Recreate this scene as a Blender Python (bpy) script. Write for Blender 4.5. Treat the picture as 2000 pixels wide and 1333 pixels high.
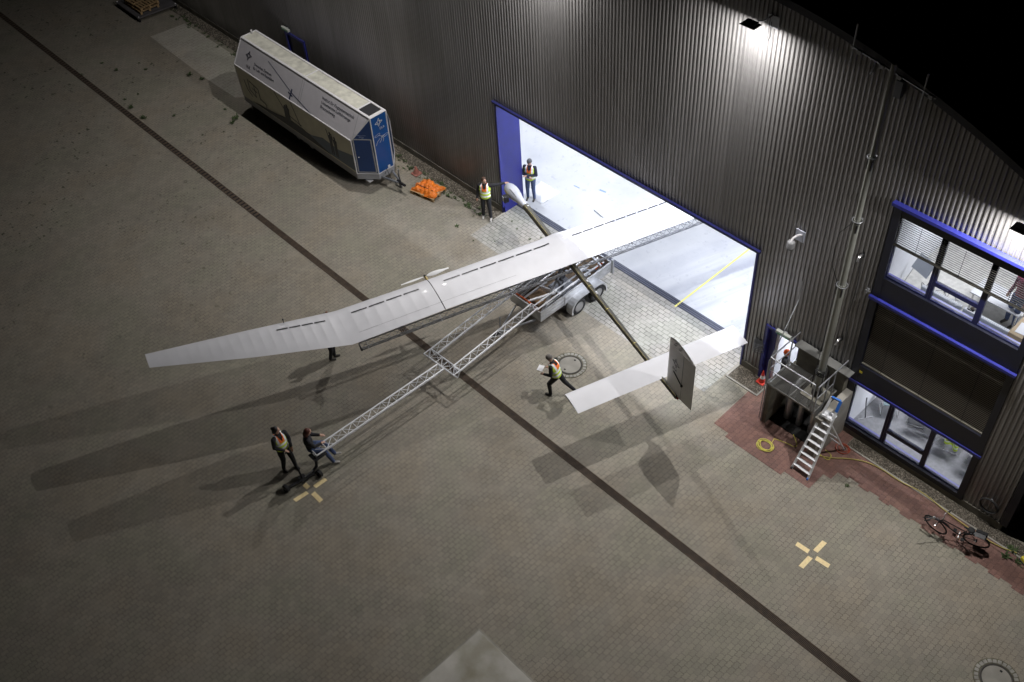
import bpy, bmesh, math, random
from mathutils import Vector as V, Matrix, Quaternion
for o in list(bpy.data.objects): bpy.data.objects.remove(o)
S = bpy.context.scene
COL = S.collection
random.seed(7)
R_ = math.radians
# ---------------------------------------------------------------- camera
RC = Matrix([[0.687206669, -0.500628363, 0.526420209], [0.724628933, 0.523825911, -0.44779384], [-0.051574248, 0.689186228, 0.722746456]])
FP = 2079.2962
CP = V((17.72, -19.78, 25.0))
cd = bpy.data.cameras.new('camera'); cam = bpy.data.objects.new('camera', cd); COL.objects.link(cam)
cd.sensor_width = 36.0; cd.lens = FP / 2000 * 36.0; cd.clip_end = 600; cd.clip_start = 0.5
cam.matrix_world = Matrix.Translation(CP) @ RC.to_4x4()
S.camera = cam
def ray(x, y): return RC @ V(((x - 1000) / FP, -(y - 666.5) / FP, -1.0))
def hit(x, y, ax, val):
    v = ray(x, y); t = (val - CP[ax]) / v[ax]; return CP + v * t
def G(x, y, z=0.0): return hit(x, y, 2, z)       # surveyed point at a known height
def W(x, y, yy=0.0): return hit(x, y, 1, yy)     # surveyed point on a plane parallel to the facade
# ---------------------------------------------------------------- render, world, light
S.render.engine = 'CYCLES'
S.cycles.use_denoising = True
S.cycles.use_adaptive_sampling = True
S.cycles.sample_clamp_indirect = 4.0
S.cycles.max_bounces = 5
S.cycles.diffuse_bounces = 3
S.view_settings.view_transform = 'Standard'; S.view_settings.look = 'None'
S.view_settings.gamma = 1.0; S.view_settings.exposure = 0.0
w = bpy.data.worlds.new('World'); S.world = w; w.use_nodes = True
nt = w.node_tree; sky = nt.nodes.new('ShaderNodeTexSky'); sky.sky_type = 'NISHITA'; sky.sun_disc = False
sky.sun_elevation = R_(-8); sky.sun_rotation = R_(200)
bgn = nt.nodes['Background']; bgn.inputs[1].default_value = 0.05
nt.links.new(sky.outputs[0], bgn.inputs[0])

# ---------------------------------------------------------------- materials
MT = {}
def mat(name, col, rough=0.6, metal=0.0, var=0.0, vscale=3.0, bump=0.0, bscale=40.0, spec=None, emit=None, es=0.0, alpha=None, coat=0.0):
    if name in MT: return MT[name]
    m = bpy.data.materials.new(name); m.use_nodes = True; MT[name] = m
    n = m.node_tree.nodes; l = m.node_tree.links; b = n['Principled BSDF']
    b.inputs['Base Color'].default_value = (*col, 1); b.inputs['Roughness'].default_value = rough
    b.inputs['Metallic'].default_value = metal
    if spec is not None: b.inputs['Specular IOR Level'].default_value = spec
    if coat: b.inputs['Coat Weight'].default_value = coat
    if emit: b.inputs['Emission Color'].default_value = (*emit, 1); b.inputs['Emission Strength'].default_value = es
    if var or bump:
        tc = n.new('ShaderNodeTexCoord')
    if var:
        nz = n.new('ShaderNodeTexNoise'); nz.inputs['Scale'].default_value = vscale; nz.inputs['Detail'].default_value = 6
        l.new(tc.outputs['Object'], nz.inputs['Vector'])
        cr = n.new('ShaderNodeValToRGB')
        cr.color_ramp.elements[0].position = 0.3; cr.color_ramp.elements[1].position = 0.72
        cr.color_ramp.elements[0].color = (*[c * (1 - var) for c in col], 1)
        cr.color_ramp.elements[1].color = (*[min(1, c * (1 + var)) for c in col], 1)
        l.new(nz.outputs[0], cr.inputs[0]); l.new(cr.outputs[0], b.inputs['Base Color'])
        mr = n.new('ShaderNodeMapRange'); mr.inputs[3].default_value = max(0.02, rough - 0.1); mr.inputs[4].default_value = min(1, rough + 0.12)
        l.new(nz.outputs[0], mr.inputs[0]); l.new(mr.outputs[0], b.inputs['Roughness'])
    if bump:
        nb = n.new('ShaderNodeTexNoise'); nb.inputs['Scale'].default_value = bscale; nb.inputs['Detail'].default_value = 4
        l.new(tc.outputs['Object'], nb.inputs['Vector'])
        bp = n.new('ShaderNodeBump'); bp.inputs['Strength'].default_value = bump; bp.inputs['Distance'].default_value = 0.02
        l.new(nb.outputs[0], bp.inputs['Height']); l.new(bp.outputs[0], b.inputs['Normal'])
    return m

class NG:
    """tiny node-graph helper"""
    def __init__(s, name, rough=0.8):
        s.m = bpy.data.materials.new(name); s.m.use_nodes = True; MT[name] = s.m
        s.n = s.m.node_tree.nodes; s.l = s.m.node_tree.links; s.b = s.n['Principled BSDF']
        s.b.inputs['Roughness'].default_value = rough
        s.geo = s.n.new('ShaderNodeNewGeometry'); s.pos = s.geo.outputs['Position']
        sp = s.n.new('ShaderNodeSeparateXYZ'); s.l.new(s.pos, sp.inputs[0]); s.x, s.y, s.z = sp.outputs
    def math(s, op, a, b=None, c=None):
        q = s.n.new('ShaderNodeMath'); q.operation = op
        for i, v in enumerate((a, b, c)):
            if v is None: continue
            if isinstance(v, (int, float)): q.inputs[i].default_value = v
            else: s.l.new(v, q.inputs[i])
        return q.outputs[0]
    def comb(s, x, y, z=0.0):
        q = s.n.new('ShaderNodeCombineXYZ')
        for i, v in enumerate((x, y, z)):
            if isinstance(v, (int, float)): q.inputs[i].default_value = v
            else: s.l.new(v, q.inputs[i])
        return q.outputs[0]
    def noise(s, scale, detail=4, vec=None, rough=0.5, dist=0.0):
        q = s.n.new('ShaderNodeTexNoise'); q.inputs['Scale'].default_value = scale; q.inputs['Detail'].default_value = detail
        q.inputs['Roughness'].default_value = rough; q.inputs['Distortion'].default_value = dist
        s.l.new(vec or s.pos, q.inputs['Vector']); return q.outputs[0]
    def ramp(s, f, stops):
        q = s.n.new('ShaderNodeValToRGB'); e = q.color_ramp.elements
        while len(e) < len(stops): e.new(0.5)
        for k, (p, c) in enumerate(stops):
            e[k].position = p; e[k].color = (*(c if isinstance(c, (tuple, list)) else (c, c, c)), 1)
        s.l.new(f, q.inputs[0]); return q.outputs[0]
    def mix(s, f, a, b, mode='MIX'):
        q = s.n.new('ShaderNodeMix'); q.data_type = 'RGBA'; q.blend_type = mode
        for i, v in ((0, f), (6, a), (7, b)):
            if isinstance(v, (int, float)): q.inputs[i].default_value = v
            elif isinstance(v, (tuple, list)): q.inputs[i].default_value = (*v, 1)
            else: s.l.new(v, q.inputs[i])
        return q.outputs[2]
    def brick(s, vec, bw, rh, mortar, c1, c2, cm, off=0.5, bias=0.0, smooth=0.0):
        q = s.n.new('ShaderNodeTexBrick'); q.offset = off; q.inputs['Scale'].default_value = 1.0
        q.inputs['Mortar Size'].default_value = mortar; q.inputs['Mortar Smooth'].default_value = smooth
        q.inputs['Bias'].default_value = bias; q.inputs['Brick Width'].default_value = bw; q.inputs['Row Height'].default_value = rh
        q.inputs['Color1'].default_value = (*c1, 1); q.inputs['Color2'].default_value = (*c2, 1); q.inputs['Mortar'].default_value = (*cm, 1)
        s.l.new(vec, q.inputs['Vector']); return q.outputs[0], q.outputs[1]
    def bump(s, h, strength, dist=0.01):
        q = s.n.new('ShaderNodeBump'); q.inputs['Strength'].default_value = strength; q.inputs['Distance'].default_value = dist
        s.l.new(h, q.inputs['Height']); s.l.new(q.outputs[0], s.b.inputs['Normal'])
    def col(s, c): s.l.new(c, s.b.inputs['Base Color'])

def paver(name, c1, c2, cm, zig=True, bw=0.20, rh=0.14, mortar=0.0055, moss=0.0):
    g = NG(name, 0.85)
    if zig:   # S-shaped interlocking stones: wavy long joints running out from the hall
        t = g.math('PINGPONG', g.math('ADD', g.y, 100.0 + bw / 8), bw / 4)
        t = g.math('MULTIPLY', g.math('SUBTRACT', t, bw / 8), 0.9)
        t = g.math('MAXIMUM', g.math('MINIMUM', t, 0.009), -0.009)
        vx = g.math('ADD', g.x, t)
        wob = g.math('MULTIPLY', g.math('SUBTRACT', g.noise(0.6, 2), 0.5), 0.05)
        vec = g.comb(g.math('ADD', g.y, 100.0), g.math('ADD', g.math('ADD', vx, 100.0), wob))
    else:
        vec = g.comb(g.math('ADD', g.x, 100.0), g.math('ADD', g.y, 100.0))
    c, f = g.brick(vec, bw, rh, mortar, c1, c2, cm)
    # joints are open in places, sanded shut in others
    jn = g.ramp(g.noise(1.7, 5), [(0.36, 0.35), (0.60, 1.0)])
    base, _ = g.brick(vec, bw, rh, 0.0, c1, c2, cm)
    c = g.mix(g.math('MULTIPLY', f, jn), base, cm)
    n1 = g.ramp(g.noise(0.22, 6, rough=0.6), [(0.3, 0.86), (0.5, 0.97), (0.72, 1.06)])
    n2 = g.ramp(g.noise(1.3, 5), [(0.35, 0.94), (0.65, 1.04)])
    n3 = g.ramp(g.noise(60, 3), [(0.3, 0.8), (0.7, 1.2)])
    c = g.mix(1.0, c, n1, 'MULTIPLY'); c = g.mix(1.0, c, n2, 'MULTIPLY'); c = g.mix(1.0, c, n3, 'MULTIPLY')
    hue = g.ramp(g.noise(0.5, 3), [(0.38, (1.0, 0.975, 0.94)), (0.5, (1, 1, 1)), (0.62, (0.97, 1.0, 0.965))])
    c = g.mix(1.0, c, hue, 'MULTIPLY')
    sp = g.ramp(g.noise(3.2, 3, vec=g.comb(g.math('MULTIPLY', g.x, 1.0), g.math('MULTIPLY', g.y, 0.45))), [(0.70, 0.0), (0.76, 0.55)])
    c = g.mix(g.math('MULTIPLY', sp, 0.5), c, (0.05, 0.048, 0.04))
    if moss:  # weeds in the joints, mostly towards the far left of the yard
        d = g.math('MULTIPLY', g.math('SUBTRACT', -4.0, g.x), 0.07)
        d = g.math('MAXIMUM', g.math('MINIMUM', d, 1.0), 0.0)
        mo = g.ramp(g.noise(4.5, 4, rough=0.65), [(0.60, 0.0), (0.66, 1.0)])
        area = g.ramp(g.noise(0.28, 2), [(0.42, 0.0), (0.55, 1.0)])
        mo = g.math('MULTIPLY', g.math('MULTIPLY', mo, d), g.math('MULTIPLY', area, moss))
        c = g.mix(mo, c, (0.035, 0.045, 0.018))
    g.col(c)
    g.bump(g.math('ADD', g.math('MULTIPLY', f, -1.0), g.math('MULTIPLY', g.noise(25, 3), 0.25)), 0.5, 0.006)
    return g.m

# ---------------------------------------------------------------- mesh helpers
def setp(o, label=None, cat=None, group=None, kind=None):
    if label: o['label'] = label
    if cat: o['category'] = cat
    if group: o['group'] = group
    if kind: o['kind'] = kind
    return o
ORG = {}
def thing(name, loc, label, cat, group=None):
    o = bpy.data.objects.new(name, None); COL.objects.link(o); o.location = loc; o.empty_display_size = 0.2
    ORG[o.name] = V(loc); return setp(o, label, cat, group)
def frame(d, up=V((0, 0, 1))):
    d = V(d).normalized()
    if abs(d.dot(up)) > 0.98: up = V((1, 0, 0))
    x = up.cross(d).normalized(); y = d.cross(x); return x, y, d
class MB:
    def __init__(s): s.v = []; s.f = []; s.mi = []; s.cm = 0
    def add(s, vs, fs, mi=None):
        k = len(s.v); s.v += [V(p) for p in vs]
        s.f += [tuple(i + k for i in f) for f in fs]; s.mi += [s.cm if mi is None else mi] * len(fs); return s
    def box(s, lo, hi, mi=None):
        x0, y0, z0 = lo; x1, y1, z1 = hi
        vs = [(x0, y0, z0), (x1, y0, z0), (x1, y1, z0), (x0, y1, z0), (x0, y0, z1), (x1, y0, z1), (x1, y1, z1), (x0, y1, z1)]
        return s.add(vs, [(0, 3, 2, 1), (4, 5, 6, 7), (0, 1, 5, 4), (1, 2, 6, 5), (2, 3, 7, 6), (3, 0, 4, 7)], mi)
    def obox(s, c, ax, ay, az, mi=None):   # oriented box, half-axis vectors
        c = V(c); ax = V(ax); ay = V(ay); az = V(az)
        vs = [c + ax * a + ay * b + az * d for d in (-1, 1) for (a, b) in ((-1, -1), (1, -1), (1, 1), (-1, 1))]
        return s.add(vs, [(0, 3, 2, 1), (4, 5, 6, 7), (0, 1, 5, 4), (1, 2, 6, 5), (2, 3, 7, 6), (3, 0, 4, 7)], mi)
    def beam(s, a, b, wd, ht, up=V((0, 0, 1)), mi=None):
        a = V(a); b = V(b); x, y, d = frame(b - a, up); return s.obox((a + b) / 2, x * wd / 2, y * ht / 2, (b - a) / 2, mi)
    def loft(s, rings, cap=True, mi=None, close=True):
        n = len(rings[0]); vs = [p for r in rings for p in r]; fs = []
        for i in range(len(rings) - 1):
            for j in range(n if close else n - 1):
                a = i * n + j; b = i * n + (j + 1) % n; fs.append((a, b, b + n, a + n))
        if cap: fs.append(tuple(range(n))[::-1]); fs.append(tuple((len(rings) - 1) * n + j for j in range(n)))
        return s.add(vs, fs, mi)
    def tube(s, pts, r, n=8, mi=None, cap=True):
        pts = [V(p) for p in pts]; rs = r if isinstance(r, (list, tuple)) else [r] * len(pts); rings = []
        up = V((0, 0, 1))
        d0 = (pts[1] - pts[0]).normalized(); x, y, _ = frame(d0)
        for i, p in enumerate(pts):
            if i == 0: d = pts[1] - pts[0]
            elif i == len(pts) - 1: d = pts[-1] - pts[-2]
            else: d = (pts[i + 1] - pts[i]).normalized() + (pts[i] - pts[i - 1]).normalized()
            d = d.normalized(); x = (x - d * x.dot(d)).normalized(); y = d.cross(x)
            rings.append([p + (x * math.cos(2 * math.pi * k / n) + y * math.sin(2 * math.pi * k / n)) * rs[i] for k in range(n)])
        return s.loft(rings, cap, mi)
    def sph(s, c, r, n=10, m=6, mi=None, rot=None):
        c = V(c); r = V((r, r, r)) if isinstance(r, (int, float)) else V(r); vs = []; fs = []
        for i in range(1, m):
            t = math.pi * i / m
            for j in range(n):
                a = 2 * math.pi * j / n; vs.append(V((r.x * math.sin(t) * math.cos(a), r.y * math.sin(t) * math.sin(a), r.z * math.cos(t))))
        vs.append(V((0, 0, r.z))); vs.append(V((0, 0, -r.z)))
        if rot is not None: vs = [rot @ p for p in vs]
        for i in range(m - 2):
            for j in range(n):
                a = i * n + j; b = i * n + (j + 1) % n; fs.append((a, a + n, b + n, b))
        T = (m - 1) * n; B = T + 1
        for j in range(n): fs.append((T, j, (j + 1) % n)); fs.append((B, (m - 2) * n + (j + 1) % n, (m - 2) * n + j))
        return s.add([c + p for p in vs], fs, mi)
    def cone(s, a, b, ra, rb, n=12, mi=None, ball=False):
        if ball: s.sph(a, ra, n, 8, mi); s.sph(b, rb, n, 8, mi)
        return s.tube([a, b], [ra, rb], n, mi)
    def torus(s, c, ax, Rr, r, n=32, m=8, mi=None, arc=1.0, flat=1.0):
        x, y, d = frame(ax); c = V(c); rings = []
        N = n if arc >= 1 else n + 1
        for i in range(N):
            a = 2 * math.pi * arc * i / n; e = x * math.cos(a) + y * math.sin(a)
            rings.append([c + e * (Rr + r * math.cos(2 * math.pi * k / m)) + d * (r * flat * math.sin(2 * math.pi * k / m)) for k in range(m)])
        if arc >= 1: rings.append(rings[0])
        return s.loft(rings, arc < 1, mi)
    def disc(s, c, ax, r, th, n=32, mi=None):
        c = V(c); d = V(ax).normalized(); return s.tube([c - d * th / 2, c + d * th / 2], r, n, mi)
    def prism(s, poly, off, mi=None):
        poly = [V(p) for p in poly]; n = len(poly); off = V(off)
        vs = poly + [p + off for p in poly]
        return s.add(vs, [tuple(range(n))[::-1], tuple(range(n, 2 * n))] + [(i, (i + 1) % n, (i + 1) % n + n, i + n) for i in range(n)], mi)
    def grid(s, f, nu, nv, mi=None):
        vs = [f(i / nu, j / nv) for i in range(nu + 1) for j in range(nv + 1)]
        fs = [(i * (nv + 1) + j, (i + 1) * (nv + 1) + j, (i + 1) * (nv + 1) + j + 1, i * (nv + 1) + j + 1) for i in range(nu) for j in range(nv)]
        return s.add(vs, fs, mi)
    def build(s, name, mats, parent=None, smooth=False, bevel=0.0, org=None, fix=True):
        me = bpy.data.meshes.new(name)
        o = bpy.data.objects.new(name, me); COL.objects.link(o)
        if parent is not None: off = ORG[parent.name]; o.parent = parent
        else: off = V(org) if org else V((0, 0, 0)); o.location = off
        ORG[o.name] = off
        me.from_pydata([p - off for p in s.v], [], s.f)
        for m in (mats if isinstance(mats, (list, tuple)) else [mats]): me.materials.append(m)
        me.polygons.foreach_set('material_index', s.mi)
        if smooth:
            me.polygons.foreach_set('use_smooth', [True] * len(s.f))
        me.update()
        if fix:
            bm = bmesh.new(); bm.from_mesh(me); bmesh.ops.recalc_face_normals(bm, faces=bm.faces); bm.to_mesh(me); bm.free()
        if smooth and smooth != 2:
            try: me.set_sharp_from_angle(angle=R_(40))
            except Exception: pass
        if bevel:
            b = o.modifiers.new('bevel', 'BEVEL'); b.width = bevel; b.segments = 2; b.limit_method = 'ANGLE'
        return o
def text(name, s, size, org, xd, yd, m, parent, align='LEFT', depth=0.002, font_x=1.0):
    c = bpy.data.curves.new('t', 'FONT'); c.body = s; c.size = size; c.align_x = align; c.extrude = depth; c.space_line = 1.05; c.resolution_u = 2
    t = bpy.data.objects.new('t', c); COL.objects.link(t)
    dg = bpy.context.evaluated_depsgraph_get(); me = bpy.data.meshes.new_from_object(t.evaluated_get(dg))
    bpy.data.objects.remove(t)
    xd = V(xd).normalized(); yd = V(yd).normalized(); zd = xd.cross(yd)
    M = Matrix((xd * font_x, yd, zd)).transposed().to_4x4(); M.translation = V(org) - ORG[parent.name]
    me.transform(M); me.materials.clear(); me.materials.append(m); me.name = name
    o = bpy.data.objects.new(name, me); COL.objects.link(o); o.parent = parent; ORG[o.name] = ORG[parent.name]
    return o
def clone(root, loc, label=None, rotz=None):
    r = root.copy(); COL.objects.link(r); r.location = loc
    if label: r['label'] = label
    if rotz is not None: r.rotation_euler[2] = rotz
    for ch in list(root.children):
        c = ch.copy(); COL.objects.link(c); c.parent = r
        for g in ch.children:
            d = g.copy(); COL.objects.link(d); d.parent = c
    return r
def emblem(mb, c, xd, yd, r, th, z):   # four-cornered interlaced diamond star of lines
    c = V(c); xd = V(xd).normalized(); yd = V(yd).normalized(); zd = xd.cross(yd)
    P = lambda a, b: c + xd * a * r + yd * b * r + zd * z
    L = [((-1.0, -0.12), (-0.15, 0.42)), ((-0.15, 0.42), (1.0, 0.12)), ((1.0, 0.12), (0.15, -0.42)), ((0.15, -0.42), (-1.0, -0.12)),
         ((0.12, 1.0), (-0.36, 0.12)), ((-0.36, 0.12), (-0.12, -1.0)), ((-0.12, -1.0), (0.36, -0.12)), ((0.36, -0.12), (0.12, 1.0))]
    for a, b in L: mb.beam(P(*a), P(*b), th, 0.004, up=zd)
# ================================================================ SETTING
M_pave = paver('interlocking_paving', (0.305, 0.274, 0.222), (0.262, 0.238, 0.197), (0.115, 0.104, 0.082), moss=0.9)
M_red = paver('red_paving', (0.235, 0.128, 0.105), (0.18, 0.10, 0.085), (0.09, 0.06, 0.05))
M_apron = paver('apron_paving', (0.37, 0.355, 0.325), (0.31, 0.298, 0.272), (0.06, 0.055, 0.045), zig=False, bw=0.24, rh=0.155, mortar=0.008)
M_apron_z = paver('pale_interlocking_paving', (0.31, 0.29, 0.26), (0.26, 0.245, 0.22), (0.09, 0.08, 0.07))

def sheet(name, poly, z, m, kind='structure', label=None, cat=None):
    mb = MB(); mb.add([(x, y, z) for x, y in poly], [tuple(range(len(poly)))])
    o = mb.build(name, m, fix=False)
    if o.data.polygons[0].normal.z < 0: o.data.flip_normals()
    return setp(o, label, cat, None, kind)
sheet('yard_paving', [(-130, -120), (90, -120), (90, 90), (-130, 90)], 0, M_pave)
sheet('door_apron', [(-5.4, -1.7), (5.35, -1.7), (5.35, 0.62), (-5.4, 0.62)], 0.004, M_apron)
# red paving: a stepped field by the shaft and a band along the wall
red = [(6.62, 0.0), (6.3, -0.7), (6.35, -2.45), (6.9, -2.45), (6.9, -2.62), (8.9, -2.62), (8.9, -2.45), (9.75, -2.45), (9.75, -1.75), (10.0, -1.75), (10.0, -1.42)]
x = 10.0
while x < 30: red += [(x + 0.33, -1.42), (x + 0.33, -1.34), (x + 0.66, -1.34), (x + 0.66, -1.42)]; x += 0.66
red += [(30, -0.42), (9.6, -0.42), (9.6, 0)]
sheet('red_paving', red, 0.008, M_red)
# old paler repair areas far left by the wall
M_pale = paver('pale_repair_paving', (0.46, 0.43, 0.37), (0.42, 0.39, 0.34), (0.15, 0.14, 0.12), bw=0.3, rh=0.2)
sheet('pale_paving', [(-26.7, -2.5), (-21.8, -2.65), (-19.4, -2.6), (-18.9, -2.0), (-19.5, -0.75), (-26.5, -0.75)], 0.004, M_pale)
# hangar floor
g = NG('hangar_floor', 0.35)
c = g.ramp(g.noise(0.35, 6, rough=0.6), [(0.3, (0.43, 0.44, 0.465)), (0.5, (0.52, 0.525, 0.535)), (0.7, (0.57, 0.575, 0.585))])
st = g.ramp(g.noise(1.0, 5, vec=g.comb(g.math('MULTIPLY', g.math('ADD', g.x, g.math('MULTIPLY', g.y, -0.32)), 2.2), g.math('MULTIPLY', g.y, 0.12)), rough=0.6), [(0.46, 0.0), (0.60, 1.0)])
near = g.math('MAXIMUM', g.math('MINIMUM', g.math('MULTIPLY', g.math('SUBTRACT', g.x, 0.6), 0.7), 1.0), 0.12)
c = g.mix(g.math('MULTIPLY', g.math('MULTIPLY', st, near), 0.65), c, (0.36, 0.37, 0.41))
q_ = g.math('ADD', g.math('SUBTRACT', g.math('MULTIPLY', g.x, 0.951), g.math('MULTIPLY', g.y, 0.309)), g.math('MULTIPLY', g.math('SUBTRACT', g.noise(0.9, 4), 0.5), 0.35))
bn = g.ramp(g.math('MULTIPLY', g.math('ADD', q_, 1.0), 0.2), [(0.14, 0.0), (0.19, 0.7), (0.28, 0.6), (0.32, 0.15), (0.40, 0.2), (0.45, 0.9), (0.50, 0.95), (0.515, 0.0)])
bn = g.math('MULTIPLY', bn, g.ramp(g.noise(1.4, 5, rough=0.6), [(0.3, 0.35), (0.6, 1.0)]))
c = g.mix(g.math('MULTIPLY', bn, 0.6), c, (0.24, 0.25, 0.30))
sc = g.ramp(g.noise(3.5, 8, rough=0.75), [(0.57, 0.0), (0.70, 1.0)])
c = g.mix(g.math('MULTIPLY', sc, 0.7), c, (0.28, 0.29, 0.32)); g.col(c)
sheet('hangar_floor', [(-16, 0.86), (5.95, 0.86), (5.95, 28), (-16, 28)], 0.012, g.m)
# concrete slab of the foundation at the picture's lower edge
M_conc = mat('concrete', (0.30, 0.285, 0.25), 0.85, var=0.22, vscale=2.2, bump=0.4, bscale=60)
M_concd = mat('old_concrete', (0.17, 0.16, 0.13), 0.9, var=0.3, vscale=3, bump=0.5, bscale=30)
g = NG('slab_concrete', 0.8)
c = g.ramp(g.noise(1.1, 7, rough=0.6), [(0.3, (0.40, 0.38, 0.34)), (0.55, (0.50, 0.48, 0.43)), (0.75, (0.58, 0.56, 0.51))])
mo = g.ramp(g.noise(0.8, 4), [(0.45, 0.0), (0.65, 0.9)]); c = g.mix(mo, c, (0.24, 0.22, 0.14))
g.col(c); g.bump(g.noise(30, 4), 0.3)
mb = MB(); mb.box((6.44, -18, 0.0), (10.5, -12.03, 0.10)); mb.build('concrete_slab', g.m, bevel=0.01)['kind'] = 'structure'
mb = MB(); mb.box((6.37, -18, 0), (6.432, -11.96, 0.02)); mb.box((6.37, -12.02, 0), (10.5, -11.96, 0.03)); mb.build('slab_kerb', M_conc)['kind'] = 'structure'

# drainage channel with grating
M_grate = mat('rusty_iron', (0.085, 0.060, 0.042), 0.8, 0.1, var=0.35, vscale=6)
M_darkhole = mat('hollow_shade', (0.008, 0.008, 0.008), 0.9)  # near-black colour stands in for the shade inside holes and hollows
dr = thing('drainage_channel', (0, -6.42, 0), 'long iron grated drainage channel crossing the paved yard diagonally in view', 'drain')
mb = MB(); mb.add([(-60, -6.51, 0.004), (40, -6.51, 0.004), (40, -6.32, 0.004), (-60, -6.32, 0.004)], [(0, 1, 2, 3)]); mb.build('channel', M_darkhole, dr, fix=False)  # flat sheet coloured as the shaded depth below the grating
mb = MB()
x = -60.0
while x < 22:
    st_ = 0.036 if x > -12 else 0.2
    wd_ = 0.018 if x > -12 else 0.12
    mb.box((x, -6.51, 0.006), (x + wd_, -6.32, 0.018)); x += st_
mb.build('grating', M_grate, dr)
mb = MB(); mb.box((-60, -6.53, 0.0), (30, -6.51, 0.02)); mb.box((-60, -6.32, 0.0), (30, -6.30, 0.02)); mb.build('edge_rail', M_grate, dr)

# yellow tape crosses
M_tape = mat('tape', (0.95, 0.74, 0.40), 0.6, var=0.12, vscale=14)
def cross(label, cx, cy, arms):
    t = thing('tape_cross', (cx, cy, 0), label, 'floor marking', 'tape crosses on the paving')
    for (a, b, wd) in arms:
        a = V((a[0], a[1], 0.007)); b = V((b[0], b[1], 0.007)); mb = MB(); d = (b - a).normalized(); n = V((-d.y, d.x, 0)) * wd / 2
        j = 0.015
        mb.prism([a + n, a - n + d * j, b - n, b + n - d * j], (0, 0, 0.003)); mb.build('tape_strip', M_tape, t)
def arm(p, q): return (G(*p)[:2], G(*q)[:2])
cross('pale yellow tape cross alone on open paving at lower right', 11.09, -4.15,
      [(*arm((1555, 1062), (1580, 1078.5)), 0.14), (*arm((1593, 1090), (1620, 1107)), 0.14), (*arm((1611, 1058.5), (1592, 1078)), 0.14), (*arm((1583, 1088.5), (1564, 1109)), 0.14)])
cross('worn yellow tape cross under the wheeled dolly near the seated person', -0.45, -12.49,
      [(*arm((594, 946), (603, 954)), 0.14), (*arm((611, 963), (628, 980)), 0.14), (*arm((637, 936), (614, 952)), 0.14), (*arm((601, 962), (575, 979)), 0.14)])

# manholes
M_iron = mat('cast_iron', (0.06, 0.055, 0.048), 0.6, 0.5, var=0.3, vscale=12)
M_cob = mat('granite_setts', (0.30, 0.29, 0.26), 0.8, var=0.35, vscale=5, bump=0.3)
def manhole(x, y, label):
    t = thing('manhole', (x, y, 0), label, 'manhole', 'round manholes in the paving')
    MB().disc((x, y, 0.006), (0, 0, 1), 0.55, 0.008, 48).build('joint_bed', mat('mossy_joint', (0.13, 0.12, 0.08), 0.9, var=0.4, vscale=9), t)
    mb = MB(); n = 26
    for k in range(n):
        a = 2 * math.pi * (k + random.uniform(-.08, .08)) / n; e = V((math.cos(a), math.sin(a), 0)); s_ = V((-e.y, e.x, 0))
        mb.obox(V((x, y, 0.012)) + e * (0.475 + random.uniform(-.008, .008)), e * 0.05, s_ * random.uniform(0.042, 0.05), V((0, 0, 0.008)))
    mb.build('sett_ring', M_cob, t, bevel=0.006)
    mb = MB(); mb.torus((x, y, 0.016), (0, 0, 1), 0.375, 0.028, 48, 8, flat=0.4); mb.build('iron_frame', M_iron, t, smooth=True)
    MB().disc((x, y, 0.014), (0, 0, 1), 0.345, 0.016, 48).build('cover', M_conc, t)
    for q in (1, -1): MB().box((x - 0.03 - 0.02 * q, y + q * 0.25 - 0.025, 0.016), (x + 0.03 - 0.02 * q, y + q * 0.25 + 0.025, 0.026)).build('lifting_hole', M_darkhole, t)  # raised near-black blocks, coloured like the shade in a hole
manhole(1.61, -3.75, 'round manhole ringed with granite setts behind the walking person')
manhole(16.3, -3.95, 'round manhole cut by the lower right corner of the picture')

# gravel strips
M_grav = mat('gravel', (0.24, 0.21, 0.17), 0.85, var=0.55, vscale=22)
M_gbed = mat('gravel_bed', (0.07, 0.06, 0.045), 0.95, var=0.4, vscale=10)
def gravel(x0, x1, y0, y1, dens, sz, name='gravel_strip'):
    mb = MB(); mb.cm = 1; mb.add([(x0, y0, 0.01), (x1, y0, 0.01), (x1, y1, 0.01), (x0, y1, 0.01)], [(0, 1, 2, 3)]); mb.cm = 0
    for k in range(int((x1 - x0) * (y1 - y0) * dens)):
        p = V((random.uniform(x0, x1), random.uniform(y0, y1), 0.015)); r = random.uniform(0.5, 1.2) * sz
        a = random.uniform(0, 6.3); ex = V((math.cos(a), math.sin(a), random.uniform(-.2, .2))) * r; ey = V((-math.sin(a), math.cos(a), 0)) * r * random.uniform(.6, .9); ez = V((0, 0, r * .6))
        mb.add([p + ex, p + ey, p - ex, p - ey, p + ez, p - ez], [(0, 1, 4), (1, 2, 4), (2, 3, 4), (3, 0, 4)])
    o = mb.build(name, [M_grav, M_gbed], fix=False); o['kind'] = 'stuff'; setp(o, {0: 'x'}.get(1)); return o
setp(gravel(-32, -5.42, -0.55, -0.02, 330, 0.028), 'pebble strip with weeds along the left foot of the hall wall', 'gravel')
setp(gravel(5.45, 6.55, -0.66, -0.02, 900, 0.02), 'small pebble bed between door corner and traffic cone', 'gravel')
setp(gravel(9.62, 16, -0.42, -0.02, 800, 0.02), 'dark pebble strip beneath the ground floor office window', 'gravel')
mb = MB(); mb.box((5.39, -0.72, 0), (5.45, 0.0, 0.03)); mb.box((5.39, -0.74, 0), (6.62, -0.68, 0.03)); mb.box((6.56, -0.68, 0), (6.62, 0.0, 0.03))
mb.box((-5.42, -0.62, 0), (-5.36, 0.0, 0.03)); mb.box((9.62, -0.47, 0), (30, -0.42, 0.03)); mb.build('kerb_edging', M_conc)['kind'] = 'structure'

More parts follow.
